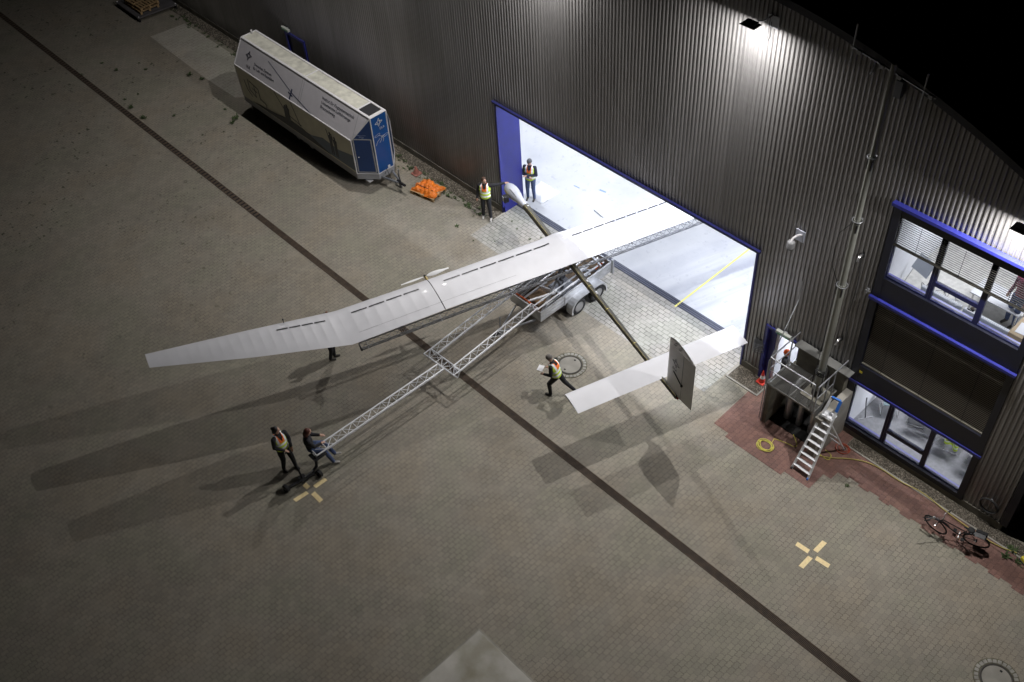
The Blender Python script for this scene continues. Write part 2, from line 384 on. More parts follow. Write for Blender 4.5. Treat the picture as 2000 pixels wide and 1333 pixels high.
# weeds
M_weed = mat('weed', (0.055, 0.085, 0.028), 0.8, var=0.4, vscale=8)
mb = MB()
def tuft(mb, x, y, s, n):
    for k in range(n):
        a = random.uniform(0, 6.3); r = random.uniform(0, s * .6); b = V((x + r * math.cos(a), y + r * math.sin(a), 0.005))
        t = random.uniform(0, 6.3); e = V((math.cos(t), math.sin(t), random.uniform(.3, 1.1))).normalized() * s * random.uniform(.4, 1); q = V((-math.sin(t), math.cos(t), 0)) * s * .1
        mb.add([b - q, b + q, b + e * .6 + q, b + e, b + e * .6 - q], [(0, 1, 2, 3, 4)])
for k in range(150): tuft(mb, random.uniform(-31, -5.6), random.gauss(-0.62, 0.14), random.uniform(.06, .17), 14)
for k in range(35): tuft(mb, random.uniform(-10.5, -6), random.gauss(-0.66, 0.14), random.uniform(.05, .12), 9)
for (px, py, s) in [(893, 443, .16), (1000, 433, .07), (1010, 448, .08), (966, 472, .07), (1035, 468, .09), (1056, 465, .09), (924, 471, .07), (228, 138, .2), (370, 147, .25), (396, 155, .22), (282, 231, .25), (256, 211, .25), (460, 232, .3), (272, 124, .1), (285, 137, .15),
                   (340, 227, .15), (245, 195, .15), (270, 185, .12), (200, 124, .15), (160, 146, .1), (1654, 950, .12), (480, 195, .1), (1965, 1090, .25), (1975, 1075, .25), (1988, 1100, .2), (455, 241, .2), (440, 215, .12)]:
    p = G(px, py); tuft(mb, p.x, p.y, s * .75, 22)
o = mb.build('weeds', M_weed, fix=False); setp(o, 'green weeds growing in joints and along the pebble strips', 'weeds', kind='stuff')

# ================================================================ HALL
g = NG('grey_cladding', 0.36); g.b.inputs['Metallic'].default_value = 0.6
stv = g.noise(1.0, 6, vec=g.comb(g.math('MULTIPLY', g.x, 7.0), g.y, g.math('MULTIPLY', g.z, 0.35)), rough=0.65)
c = g.ramp(stv, [(0.25, (0.20, 0.194, 0.19)), (0.5, (0.25, 0.244, 0.242)), (0.75, (0.28, 0.273, 0.27))])
pan = g.math('FLOOR', g.math('MULTIPLY', g.x, 1.0)); wn = g.n.new('ShaderNodeTexWhiteNoise'); wn.noise_dimensions = '1D'; g.l.new(pan, wn.inputs['W'])
c = g.mix(1.0, c, g.ramp(wn.outputs[0], [(0.0, 0.90), (1.0, 1.08)]), 'MULTIPLY')
low = g.ramp(g.math('MULTIPLY', g.z, 0.4), [(0.1, 0.72), (0.9, 1.0)]); c = g.mix(g.ramp(g.noise(0.8, 4), [(0.4, 0.0), (0.65, 1.0)]), c, g.mix(1.0, c, low, 'MULTIPLY'))
g.col(c); M_clad = g.m; rr = g.ramp(stv, [(0.3, 0.44), (0.7, 0.32)]); g.l.new(rr, g.b.inputs['Roughness'])
M_blue = mat('blue_frame', (0.022, 0.026, 0.20), 0.4, var=0.1, vscale=4)
M_navyp = mat('navy_lintel', (0.010, 0.012, 0.085), 0.4)
M_dblue = mat('dark_blue_panel', (0.004, 0.005, 0.014), 0.45, var=0.2, vscale=4)
M_white = mat('white_wall', (0.72, 0.73, 0.76), 0.7, var=0.05, vscale=2)
M_roof = mat('roof_felt', (0.02, 0.02, 0.02), 0.9)
def zroof(x): return 12.4 if x < 3.3 else 12.4 - 0.0255 * (x - 3.3) ** 2
hall = thing('hangar_hall', (0, 0, 0), 'large hangar hall with dark corrugated wall, open door and lit office windows', 'hangar')
OPEN = [(-5.45, 5.45, 0, 4.72), (6.17, 7.32, 0, 2.2), (9.05, 12.95, 0.23, 8.5), (-18.45, -17.25, 0, 2.35)]
mb = MB(); prof = [(0.0, 0.0), (0.22, 0.0), (0.38, -0.034), (0.62, -0.034), (0.78, 0.0)]; P_ = 0.125
xs = []; x = -45.0
while x < 14.1:
    for t, y in prof: xs.append((x + t * P_, y))
    x += P_
cuts = sorted(set([v for o_ in OPEN for v in o_[:2]]))
for i in range(len(xs) - 1):
    (xa, ya), (xb, yb) = xs[i], xs[i + 1]; xm = (xa + xb) / 2; segs = [(0.27, None)]
    for (a, b, z0, z1) in OPEN:
        if a <= xm <= b:
            segs = ([(0.27, z0)] if z0 > 0.27 else []) + [(z1, None)]
    for z0, z1 in segs:
        za = z1 if z1 else zroof(xa); zb = z1 if z1 else zroof(xb)
        mb.add([(xa, ya, z0), (xb, yb, z0), (xb, yb, zb), (xa, ya, za)], [(0, 1, 2, 3)])
mb.build('corrugated_wall', M_clad, hall, fix=False)
# backing wall so no light leaks, cut round the openings
mb = MB()
def backwall(x0, x1, z0, z1): mb.box((x0, 0.03, z0), (x1, 0.11, z1))
backwall(-45, -18.45, 0.0, 12.3); backwall(-18.45, -17.25, 2.35, 12.3); backwall(-17.25, -5.45, 0, 12.3)
backwall(-5.45, 5.45, 4.72, 11.8); backwall(5.45, 6.17, 0, 11.8); backwall(6.17, 7.32, 2.2, 11.6); backwall(7.32, 9.05, 0, 11.3); backwall(9.05, 12.95, 8.5, 9.9); backwall(12.95, 14.2, 0, 9.3)
mb.build('inner_wall', M_white, hall)
for a, b in [(-45, -18.5), (-17.2, -5.41), (5.41, 6.12), (7.38, 14.2)]: MB().box((a, -0.045, 0), (b, 0.028, 0.27)).build('plinth', M_concd, hall)
mb = MB(); mb.box((14.12, -0.06, 0.27), (14.32, 0.2, zroof(14.2))); mb.build('corner_trim', M_dblue, hall)
mb = MB(); mb.box((14.2, 0.2, 0), (14.28, 30, 9.3)); mb.build('side_wall', M_clad, hall)
# curved roof and edge trim
mb = MB(); N = 40; rx = [-45 + 48.3 * 1] ; rx = [-45.0, 3.3] + [3.3 + (14.35 - 3.3) * k / 24 for k in range(1, 25)]
for a, b in zip(rx[:-1], rx[1:]):
    mb.add([(a, 0, zroof(a)), (b, 0, zroof(b)), (b, 30, zroof(b)), (a, 30, zroof(a))], [(0, 1, 2, 3)])
mb.build('roof', M_roof, hall, fix=False)
mb = MB()
for a, b in zip(rx[:-1], rx[1:]):
    za, zb = zroof(a), zroof(b)
    mb.add([(a, -0.10, za - 0.10), (b, -0.10, zb - 0.10), (b, -0.10, zb + 0.09), (a, -0.10, za + 0.09), (a, 0.12, za - 0.10), (b, 0.12, zb - 0.10), (b, 0.12, zb + 0.09), (a, 0.12, za + 0.09)],
           [(0, 1, 2, 3), (3, 2, 6, 7), (0, 4, 5, 1)])
mb.build('roof_trim', M_dblue, hall)
# big door: lintel, reveals, threshold rail
mb = MB(); mb.box((-5.55, -0.09, 4.72), (5.55, -0.036, 4.80)); mb.box((-5.55, -0.13, 4.80), (5.55, -0.036, 4.815)); mb.box((-5.45, -0.036, 4.64), (5.45, 0.12, 4.72)); mb.build('door_lintel', M_navyp, hall)
mb = MB(); mb.box((-5.47, -0.05, 0.0), (-5.41, 0.98, 4.64)); mb.build('door_reveal', M_blue, hall)
mb = MB(); mb.box((5.41, -0.05, 0.0), (5.47, 0.98, 4.64)); mb.build('door_reveal', M_blue, hall)
mb = MB(); mb.box((-5.4, 0.60, 0.0), (5.4, 0.88, 0.010))
mb.build('threshold', mat('threshold_steel', (0.035, 0.04, 0.065), 0.5, 0.3), hall)
mb = MB()
for y in (0.64, 0.72, 0.80): mb.box((-5.4, y, 0.010), (5.4, y + 0.02, 0.02))
mb.build('floor_rail', mat('rail_steel', (0.16, 0.165, 0.20), 0.4, 0.7), hall)
# hangar interior shell
mb = MB(); mb.box((-16.1, 0.11, 0), (-16, 28, 8)); mb.box((5.95, 0.11, 0), (6.0, 28, 8)); mb.box((-16.1, 28, 0), (6, 28.1, 8)); mb.box((-16.1, 0.11, 8), (6, 28.1, 8.1))
mb.build('hall_interior', M_white, hall)
# side door
mb = MB(); mb.box((6.12, -0.06, 0), (6.2, 0.3, 2.2)); mb.box((6.2, 0.12, 0), (6.42, 0.18, 2.12)); mb.box((7.28, -0.05, 0), (7.36, 0.3, 2.2)); mb.box((6.12, -0.06, 2.2), (7.36, 0.3, 2.30)); mb.build('side_door_frame', M_blue, hall)
mb = MB(); mb.box((6.42, 0.15, 0), (6.52, 2.6, 2.2)); mb.box((8.6, 0.15, 0), (8.7, 2.6, 2.2)); mb.box((6.2, 2.6, 0), (8.7, 2.7, 2.5)); mb.box((6.2, 0.3, 2.5), (8.7, 2.7, 2.55)); mb.build('corridor_wall', M_white, hall)
mb = MB(); mb.box((6.2, 0.0, 0), (8.7, 2.7, 0.015)); mb.build('corridor_floor', mat('lino', (0.42, 0.44, 0.47), 0.4, var=0.1), hall)
# far left door
mb = MB(); mb.box((-18.45, 0.0, 0), (-17.25, 0.06, 2.35)); mb.build('back_door', M_dblue, hall)
mb = MB(); mb.box((-18.55, -0.07, 0), (-18.42, 0.0, 2.42)); mb.box((-17.28, -0.07, 0), (-17.15, 0.0, 2.42)); mb.box((-18.42, -0.07, 2.3), (-17.28, 0.0, 2.42)); mb.build('back_door_frame', M_blue, hall)

# ---- window bay
PX = [(9.22, 10.30), (10.45, 11.58), (11.72, 12.80)]
mb = MB()  # outer frame
mb.box((9.0, -0.06, 0.23), (9.2, 0.16, 8.5)); mb.box((12.82, -0.06, 0.23), (13.0, 0.16, 8.5))
mb.box((9.2, -0.06, 0.23), (12.82, 0.16, 0.40)); mb.box((9.2, -0.045, 8.12), (12.82, 0.14, 8.47))
mb.box((9.2, -0.05, 2.14), (12.82, 0.14, 2.86)); mb.box((9.2, -0.05, 5.46), (12.82, 0.14, 6.12)); mb.build('bay_frame', M_dblue, hall)
for zz, yy in ((8.5, -0.20), (5.40, -0.14), (2.18, -0.09)):
    mb = MB(); mb.box((8.97, yy, zz), (13.03, -0.052, zz + 0.035)); mb.box((8.97, yy, zz - 0.05), (13.03, yy + 0.02, zz)); mb.build('bay_ledge', M_blue, hall)
M_glass = bpy.data.materials.new('window_glass'); M_glass.use_nodes = True
b = M_glass.node_tree.nodes['Principled BSDF']; b.inputs['Transmission Weight'].default_value = 1; b.inputs['Roughness'].default_value = 0.0; b.inputs['IOR'].default_value = 1.12; b.inputs['Base Color'].default_value = (0.97, 0.98, 1, 1)
M_wblue = mat('window_blue', (0.008, 0.010, 0.05), 0.4)
for (z0, z1) in ((0.40, 2.14), (6.12, 8.12)):
    for k, (a, b) in enumerate(PX):
        mb = MB(); x0 = a - (0.02 if k == 0 else 0.07); x1 = b + (0.02 if k == 2 else 0.07)
        mb.box((x0, 0.02, z0), (a, 0.11, z1)); mb.box((b, 0.02, z0), (x1, 0.11, z1)); mb.box((a, 0.02, z0), (b, 0.11, z0 + 0.05)); mb.box((a, 0.02, z1 - 0.04), (b, 0.11, z1))
        if k == 1: mb.box((a, 0.015, z0 + 0.50), (b, 0.115, z0 + 0.62))
        wf = mb.build('window_frame', M_wblue, hall)
        MB().box((a, 0.062, z0 + 0.05), (b, 0.066, z1 - 0.04)).build('pane', M_glass, wf)
mb = MB(); mb.box((9.2, 0.12, 0.40), (12.82, 0.19, 0.43)); mb.build('inner_sill', mat('violet_sill', (0.20, 0.20, 0.55), 0.4), hall)
mb = MB(); mb.box((9.2, 0.12, 6.12), (12.82, 0.19, 6.15)); mb.build('inner_sill', mat('violet_sill', (0.20, 0.20, 0.55), 0.4), hall)
# blinds
M_slat = mat('backlit_slat', (0.06, 0.058, 0.05), 0.4, 0.3, var=0.1)  # colour darkened so slats look backlit by the room
M_slat2 = mat('closed_slat', (0.32, 0.30, 0.25), 0.5, 0.1, var=0.1)  # lighter-coloured copy of the same slats for the closed blind
def blind(z0, z1, y, pitch, tilt, ms, name='venetian_blind'):
    mb = MB(); z = z1
    while z > z0:
        c_ = math.cos(tilt) * 0.04; s_ = math.sin(tilt) * 0.04
        mb.obox((11.01, y, z), (1.80, 0, 0), (0, c_, s_), (0, 0.0005, 0.0012)); z -= pitch
    mb.box((9.2, y - 0.035, z0 - 0.05), (12.82, y + 0.02, z0))
    o_ = mb.build(name, ms, hall)
    for x in (9.8, 10.95, 12.2): MB().tube([(x, y - 0.045, z0), (x, y - 0.045, z1)], 0.006, 5).build('blind_cord', M_dblue, o_)
blind(2.92, 5.36, 0.05, 0.062, R_(-62), M_slat2); blind(7.28, 8.10, -0.01, 0.062, R_(-29), M_slat)
mb = MB(); mb.box((9.2, 0.10, 2.86), (12.82, 0.14, 5.46)); mb.build('closed_back', M_dblue, hall)
mb = MB(); mb.box((9.24, -0.066, 2.60), (9.33, -0.061, 2.68)); mb.build('warning_plate', mat('yellow_plate', (0.75, 0.62, 0.05), 0.5), hall)
# office rooms
for (z0, z1, nm) in ((0.02, 2.62, 'ground'), (5.30, 8.4, 'upper')):
    mb = MB(); mb.box((9.12, 0.14, z0), (9.2, 6, z1)); mb.box((14.0, 0.14, z0), (14.1, 6, z1)); mb.box((9.12, 6, z0), (14.1, 6.1, z1)); mb.box((9.12, 0.14, z1), (14.1, 6.1, z1 + 0.06))
    mb.box((9.2, 0.145, z0), (12.82, 0.165, z0 + (0.37 if z0 < 1 else 0.80))); mb.box((12.82, 0.145, z0), (14.0, 0.165, z1))
    mb.build('office_wall', M_white, hall)
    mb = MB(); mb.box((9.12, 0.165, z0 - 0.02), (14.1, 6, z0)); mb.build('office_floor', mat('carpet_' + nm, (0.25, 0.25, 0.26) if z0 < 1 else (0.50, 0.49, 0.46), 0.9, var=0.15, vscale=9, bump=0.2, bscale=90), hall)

# ================================================================ LIGHTS
def area(name, loc, sx, sy, power, col, rot=(0, 0, 0), parent=None):
    l = bpy.data.lights.new(name, 'AREA'); l.shape = 'RECTANGLE'; l.size = sx; l.size_y = sy; l.energy = power; l.color = col
    o = bpy.data.objects.new(name, l); COL.objects.link(o); o.rotation_euler = rot
    o.location = V(loc) - (ORG[parent.name] if parent else V((0, 0, 0)))
    if parent: o.parent = parent
    return o
M_fix = mat('black_housing', (0.02, 0.02, 0.022), 0.5, 0.3)
M_galv = mat('galvanised', (0.33, 0.34, 0.36), 0.45, 0.75, var=0.18, vscale=7)
M_led = mat('led_lens', (0.9, 0.9, 0.9), 0.3, emit=(1, 0.97, 0.9), es=6)
def flood(x, y, z, label, power):
    t = thing('floodlight', (x, y, z), label, 'floodlight', 'floodlights high on the hall wall')
    mb = MB(); mb.prism([(x - .21, y - .15, z + .02), (x + .21, y - .15, z + .02), (x + .21, y + .15, z + .02), (x - .21, y + .15, z + .02)], (0, 0, .02))
    mb.prism([(x - .15, y - .10, z + .04), (x + .15, y - .10, z + .04), (x + .15, y + .10, z + .04), (x - .15, y + .10, z + .04)], (0, 0, .06)); mb.build('housing', M_fix, t)
    MB().box((x - .17, y - .11, z + .008), (x + .17, y + .11, z + .02)).build('lens', M_led, t)
    mb = MB(); mb.tube([(x + .05, y + .2, z + .05), (x + .12, y + .35, z + .02), (x + .12, -0.06, z + .02)], .02, 6); mb.box((x + .02, -0.06, z - .28), (x + .34, -0.036, z + .04)); mb.build('bracket', M_galv, t)
    mb = MB(); mb.tube([(x + .10, -.09, z), (x + .10, -.10, z - .55), (x + .14, -.12, z - .62), (x + .17, -.10, z - .5), (x + .15, -.09, z - .12)], .008, 5); mb.build('cable', M_fix, t)
    area('lamp_light', (x, y, z), 0.12, 0.10, power, (1.0, 0.975, 0.955), (R_(-20.0), 0, 0), t)
flood(4.75, -0.72, 11.80, 'black floodlight glowing on the wall above the hangar door', 560.0 * 1.45)
flood(12.1, -0.62, 9.75, 'black floodlight glowing above the upper office window', 560.0 * 1.15)
flood(-2.3, -0.72, 11.70, 'black floodlight fixed left of centre just above the picture', 560.0 * 1.5)
flood(-10.0, -0.72, 11.60, 'black floodlight far along the wall above the site trailer', 560.0 * 1.2)
flood(-20.0, -0.72, 11.60, 'black floodlight furthest along the wall towards the stacked pallets', 560.0 * 0.45)
# ceiling lights in the hall
for (x, y, lb) in [(-8, 2.4, 'front row left'), (-1.5, 2.4, 'front row middle'), (4.4, 2.4, 'front row right'), (-8, 8, 'second row left'), (-1.5, 8, 'second row middle'), (4.4, 8, 'second row right'), (-8, 17, 'rear left'), (0, 17, 'rear right')]:
    t = thing('ceiling_light', (x, y, 7.7), 'white tube light under the hangar ceiling, ' + lb, 'ceiling light', 'ceiling lights of the hangar')
    MB().box((x - .75, y - .12, 7.7), (x + .75, y + .12, 7.8)).build('housing', M_white, t)
    area('tube_light', (x, y, 7.68), 1.5, 0.25, 430.0 * (1.1 if y > 10 else (0.95 if y < 4 else 0.65)) * (1.55 if x > 3 else (0.8 if x > -3 else 0.9)), (0.87, 0.91, 1.0), (0, 0, 0), t)
for (x, y, z, p, nm) in [(10.3, 2.2, 2.55, 80, 'ground floor'), (12.4, 2.2, 2.55, 80, 'ground floor'), (10.3, 2.2, 8.3, 75, 'upper'), (12.4, 2.2, 8.3, 75, 'upper'), (7.2, 1.4, 2.45, 90, 'corridor')]:
    t = thing('ceiling_light', (x, y, z), '%s white strip light in the %s %s' % ('right' if x > 11 else 'left', nm, 'room' if nm != 'corridor' else 'behind the side door'), 'ceiling light', 'strip lights of the %s' % nm)
    MB().box((x - .5, y - .08, z), (x + .5, y + .08, z + .04)).build('housing', M_white, t)
    area('tube_light', (x, y, z - 0.02), 1.0, 0.15, p, (0.93, 0.95, 1.0), (0, 0, 0), t)
# ================================================================ AIRCRAFT
M_skin = mat('white_film', (0.60, 0.60, 0.63), 0.45, var=0.05, vscale=1.6, coat=0.15)
M_dark = mat('dark_strip', (0.025, 0.025, 0.028), 0.35, var=0.3, vscale=30)
M_boom = mat('carbon_tube', (0.045, 0.040, 0.028), 0.48, 0.0, var=0.25, vscale=5)
M_gold = mat('gold_line', (0.45, 0.37, 0.10), 0.4, 0.3)
M_foil = mat('bright_foil', (0.75, 0.75, 0.75), 0.25, 0.7)
M_red = mat('red_paint', (0.45, 0.04, 0.02), 0.5)
UB = V((math.cos(R_(-17.5)), math.sin(R_(-17.5)), 0)); SB = V((UB.y, -UB.x, 0)); OB = V((-0.38, -1.86, 0))
def A(s, c, z): return OB + SB * s + UB * c + V((0, 0, z))
plane = thing('aircraft', (-0.38, -1.86, 2.0), 'huge white slender-winged unmanned aircraft carried above a silver box trailer', 'aircraft')
ST = [(0, -.89, .67, 2.40), (0.5, -.88, .65, 2.395), (3.2, -.92, .56, 2.37), (4.42, -.95, .54, 2.36), (7.43, -1.12, .48, 2.28), (10.2, -1.40, -.20, 2.52), (13.05, -1.60, -1.00, 2.80)]
def wing_at(s):
    a = abs(s)
    for p, q in zip(ST[:-1], ST[1:]):
        if a <= q[0] + 1e-6:
            t = (a - p[0]) / (q[0] - p[0]); r = [p[i] + (q[i] - p[i]) * t for i in (1, 2, 3)]; break
    else: r = list(ST[-1][1:])
    # soft polyhedral bend
    if s < 0: r[0] += 0.027 * a; r[1] += 0.02 * a
    return r
def foil(t, th, camber):   # upper, lower at chord fraction t
    y = 5 * th * (0.2969 * math.sqrt(t) - 0.126 * t - 0.3516 * t * t + 0.2843 * t ** 3 - 0.1015 * t ** 4)
    return y + camber * 4 * t * (1 - t), -y + camber * 4 * t * (1 - t)
TS = [0, .012, .04, .09, .16, .25, .36, .48, .62, .76, .88, 1.0]
def wing_pt(s, t, up=1, puff=1.0):
    le, te, z = wing_at(s); c = te - le; th = 0.125 * c * puff
    u_, l_ = foil(t, 1.0, 0.0); yc = 0.03 * c * 4 * t * (1 - t)
    h = 0
    if abs(s) < 0.55: h = 0.07 * (math.cos(s / 0.55 * math.pi) + 1) / 2 * (1 - abs(t - .45) * 1.4 if abs(t - .45) < .7 else 0)
    return A(s, le + c * t, z + (u_ * th if up > 0 else l_ * th) + yc + h)
def wing_ring(s, puff=1.0):
    return [wing_pt(s, t, 1, puff) for t in TS] + [wing_pt(s, t, -1, puff) for t in TS[-2:0:-1]]
def panel(s0, s1, rib=0.30):
    mb = MB(); n = max(1, round(abs(s1 - s0) / rib)); ss = []
    for k in range(n):
        for q, pf in ((0, 1.0), (0.10, .975), (0.35, .925), (0.65, .925), (0.90, .975)): ss.append((s0 + (s1 - s0) * (k + q) / n, pf))
    ss.append((s1, 1.0)); mb.loft([wing_ring(s, pf) for s, pf in ss])
    return mb.build('wing_panel', M_skin, plane, smooth=True)
wp = {}
for sg in (1, -1):
    wp[(sg, 0)] = panel(0.0, sg * 4.405, 0.42); wp[(sg, 1)] = panel(sg * 4.435, sg * 7.43, 0.36); wp[(sg, 2)] = panel(sg * 7.43, sg * 13.05, 0.30)
def strip(s0, s1, t0, t1, par, name='dark_strip', m=None, lift=0.005):
    mb = MB(); n = 3
    mb.grid(lambda a, b: wing_pt(s0 + (s1 - s0) * a, t0 + (t1 - t0) * b, 1, 1.0) + V((0, 0, lift)), n, 2)
    lo = len(mb.v)
    return mb.build(name, m or M_dark, par, fix=False)
def run(par, s0, s1, c0, c1, n):
    L = (s1 - s0) / n
    for k in range(n):
        a = s0 + L * (k + .06); b = s0 + L * (k + .94); le, te, _ = wing_at((a + b) / 2); cc = c0 + (c1 - c0) * (k + .5) / n
        t = (cc - le) / (te - le); hw = 0.028 / (te - le); strip(a, b, t - hw, t + hw, par)
run(wp[(1, 0)], .34, 4.05, -.42, -.53, 6); run(wp[(1, 1)], 4.80, 7.07, -.57, -.66, 4); run(wp[(1, 2)], 7.83, 9.32, -.69, -.93, 4)
run(wp[(-1, 0)], -.42, -4.07, -.42, -.42, 9); run(wp[(-1, 1)], -4.8, -7.0, -.45, -.46, 4)
M_line = mat('panel_seam', (0.12, 0.12, 0.13), 0.5)
for (k, s0, s1) in (((1, 0), 1.91, 4.40), ((1, 1), 4.44, 7.1), ((-1, 0), -1.9, -4.4)):
    strip(s0, s1, .80, .804, wp[k], 'flap_seam', M_line, .004)
for sg in (1, -1):
    mb = MB(); mb.loft([wing_ring(sg * 4.41), wing_ring(sg * 4.43)]); mb.build('joint_band', M_dark, plane)
mb = MB(); mb.cone(wing_pt(9.0, .06, 1), wing_pt(9.0, .06, 1) + V((0, 0, .14)), .012, .018, 6); mb.sph(wing_pt(9.0, .06, 1) + V((0, 0, .15)), .03, 8, 6); mb.build('probe', M_dark, plane)
# propellers
for sg in (1,):
    c0 = A(sg * 4.40, -1.14, 2.36); mb = MB()
    mb.cone(c0 - UB * .09, c0 - UB * .02, .012, .035); mb.cone(c0 - UB * .02, c0 + UB * .04, .045, .045); mb.sph(c0, .04)
    hub = mb.build('propeller_hub', M_fix, plane, smooth=True)
    mb = MB(); mb.cone(c0 + UB * .04, c0 + UB * .24, .045, .05, 12); mb.build('motor', mat('brass', (0.45, 0.36, 0.16), 0.35, 0.8), plane, smooth=True)
    for q in (1, -1):
        rings = []
        for k in range(9):
            t = k / 8; r = .05 + .76 * t; ch = (.035 + .095 * math.sin(min(1, t * 1.15) ** .7 * math.pi * .93)) ; tw = R_(62 - 46 * t)
            p = c0 + SB * q * r + V((0, 0, 0)); a = (UB * math.sin(R_(90) - tw) * q * -1 + V((0, 0, 1)) * math.cos(R_(90) - tw)); b = a.cross(SB)
            e_ = tw * (.35 if q > 0 else .9); a = UB * math.cos(e_) + V((0, 0, q)) * math.sin(e_); b = a.cross(SB)
            rings.append([p + a * ch * .5 * math.cos(w_) + b * .007 * math.sin(w_) for w_ in [2 * math.pi * j / 10 for j in range(10)]])
        MB().loft(rings).build('blade', mat('prop_white', (0.72, 0.72, 0.73), 0.35), plane, smooth=True)
# pod
prof = [(0, .02), (.03, .10), (.09, .155), (.2, .20), (.36, .222), (.52, .218), (.70, .188), (.86, .150), (1.02, .125), (1.2, .105), (1.34, .098)]
def podring(c, r, zc=2.2, n=20): return [A(0.08 - .04 * (c + 4.18) , c, zc) + SB * r * math.cos(2 * math.pi * k / n) + V((0, 0, r * 1.02 * math.sin(2 * math.pi * k / n))) for k in range(n)]
mb = MB(); mb.loft([podring(-4.18 + a, r) for a, r in prof[:7]]); pod = mb.build('nose_pod', mat('pod_white', (0.40, 0.41, 0.45), 0.35, var=.05, coat=.3), plane, smooth=True)
mb = MB(); mb.loft([podring(-4.18 + a, r) for a, r in [(.706, .187)] + prof[7:]]); mb.build('nose_pod', MT['pod_white'], plane, smooth=True)
mb = MB(); mb.loft([podring(-4.18 + a, r) for a, r in [(.694, .1835), (.712, .1815)]]); mb.build('pod_seam', M_line, plane)
q = A(.40, -3.62, 2.14); MB().obox(q, SB * .09, UB * .10, V((0, 0, .12))).build('camera_box', M_fix, plane, bevel=.02)
q = A(.495, -3.62, 2.16); MB().obox(q, SB * .006, UB * .07, V((0, 0, .09))).build('camera_glass', mat('grey_glass', (0.35, 0.36, 0.38), 0.2), plane)
MB().tube([A(.2, -4.0, 2.30), A(.18, -3.62, 2.41), A(.14, -3.3, 2.33)], .008, 5).build('pod_cable', M_dark, plane)
strip_ = MB(); strip_.grid(lambda a, b: A(.10, 0, 0) * 0 + A(0.08, -3.95 + .3 * a, 2.2) + SB * .215 * math.cos(-.1 + .35 * b) * (0.93 + .1 * a) + V((0, 0, .215 * math.sin(.0 + .5 * b) * (0.93 + .1 * a))) + SB * .004, 3, 3); strip_.build('yellow_patch', mat('pale_yellow', (0.66, 0.6, 0.25), .5), pod, fix=False)
# boom
def bz(c): return 2.20 - .012 * (c + 2.8)
def br(c): return .118 - .0052 * (c + 2.8)
BC = [-2.84, -1.0, 1.0, 1.9, 3.6, 5.2, 6.66]
mb = MB(); mb.tube([A(.02 - .0 * c, c, bz(c)) for c in BC], [br(c) for c in BC], 16); boom = mb.build('tail_boom', M_boom, plane, smooth=True)
for sgn, an in ((1, 62),):
    mb = MB(); pts = [A(.02, c, bz(c)) + SB * (br(c) + .001) * math.cos(R_(an)) + V((0, 0, (br(c) + .001) * math.sin(R_(an)))) for c in BC]; mb.tube(pts, .0035, 5); mb.build('gold_seam', M_gold, boom)
for c in (1.62, 2.75, 4.35): MB().tube([A(.02, c, bz(c)), A(.02, c + .015, bz(c))], br(c) + .004, 16).build('gold_band', M_gold, boom)
for c in (1.40, 1.98):
    mb = MB(); mb.sph(A(.0, c, bz(c) + .07), (.07, .05, .045), 10, 6); mb.build('foil_patch', M_foil, boom, smooth=True)
for c in (-2.72,): MB().sph(A(.0, c, bz(c) + .07), (.07, .06, .05), 10, 6).build('foil_patch', M_foil, boom, smooth=True)
MB().tube([A(.02, 6.66, bz(6.66)), A(.02, 6.72, bz(6.66) - .02)], .035, 8).build('red_hook', M_red, plane)
# pylon between boom and wing
MB().obox(A(0, -.1, 2.33), UB * .55, SB * .05, V((0, 0, .09))).build('pylon', M_skin, plane)
# tailplane
def sym(t, th): return foil(t, th, 0)[0]
def stab_pt(s, t, up=1, puff=1): return A(s, 5.12 + .80 * t, 2.16 + up * sym(t, .105 * .8 * puff))
mb = MB(); ss = []
for k in range(14):
    for q, pf in ((0, 1), (.35, .96), (.65, .96)): ss.append((2.76 - 5.62 * (k + q) / 14, pf))
ss.append((-2.86, 1)); mb.loft([[stab_pt(s, t, 1, pf) for t in TS] + [stab_pt(s, t, -1, pf) for t in TS[-2:0:-1]] for s, pf in ss]); mb.build('tailplane', M_skin, plane, smooth=True)
# fin
def fin_pt(z, t, up=1): return A(-.06, 6.02 + 1.25 * t, z) + SB * up * sym(t, .13 * 1.25)
zs = [2.1 + 1.8 * k / 24 for k in range(25)]
mb = MB(); mb.loft([[fin_pt(z, t, 1) for t in TS] + [fin_pt(z, t, -1) for t in TS[-2:0:-1]] for z in zs], cap=False); fin = mb.build('fin', mat('fin_film', (0.80, 0.78, 0.75), 0.42, var=.05), plane, smooth=True)
mb = MB(); mb.add([fin_pt(3.86, t, 1) for t in TS] + [fin_pt(3.86, t, -1) for t in TS[-2:0:-1]], [tuple(range(22))]); mb.build('fin_rib', mat('rib_dark', (0.05, 0.045, 0.04), 0.8), fin)
for t in (.22, .40): MB().torus(A(-.06, 6.02 + 1.25 * t, 3.87), (0, 0, 1), .04, .008, 16, 6).build('rib_hole', M_darkhole, fin)
mb = MB(); mb.tube([fin_pt(2.1, .62, 1) + SB * .002, fin_pt(3.9, .62, 1) + SB * .002], .006, 5); mb.build('rudder_seam', M_line, fin)
mb = MB(); mb.tube([fin_pt(2.95, .30, 1) + SB * .01, fin_pt(2.72, .62, 1) + SB * .02], .009, 6); mb.tube([fin_pt(2.97, .32, 1) + SB * .01, fin_pt(2.74, .63, 1) + SB * .02], .006, 6); mb.sph(fin_pt(2.72, .64, 1) + SB * .02, .04, 8, 6); mb.build('rudder_rod', M_dark, fin)
mb = MB(); emblem(mb, fin_pt(3.33, .38, 1), -UB, (0, 0, 1), .17, .014, .0); eo = mb.build('emblem', M_dark, fin)
for v in eo.data.vertices: v.co += SB * .012
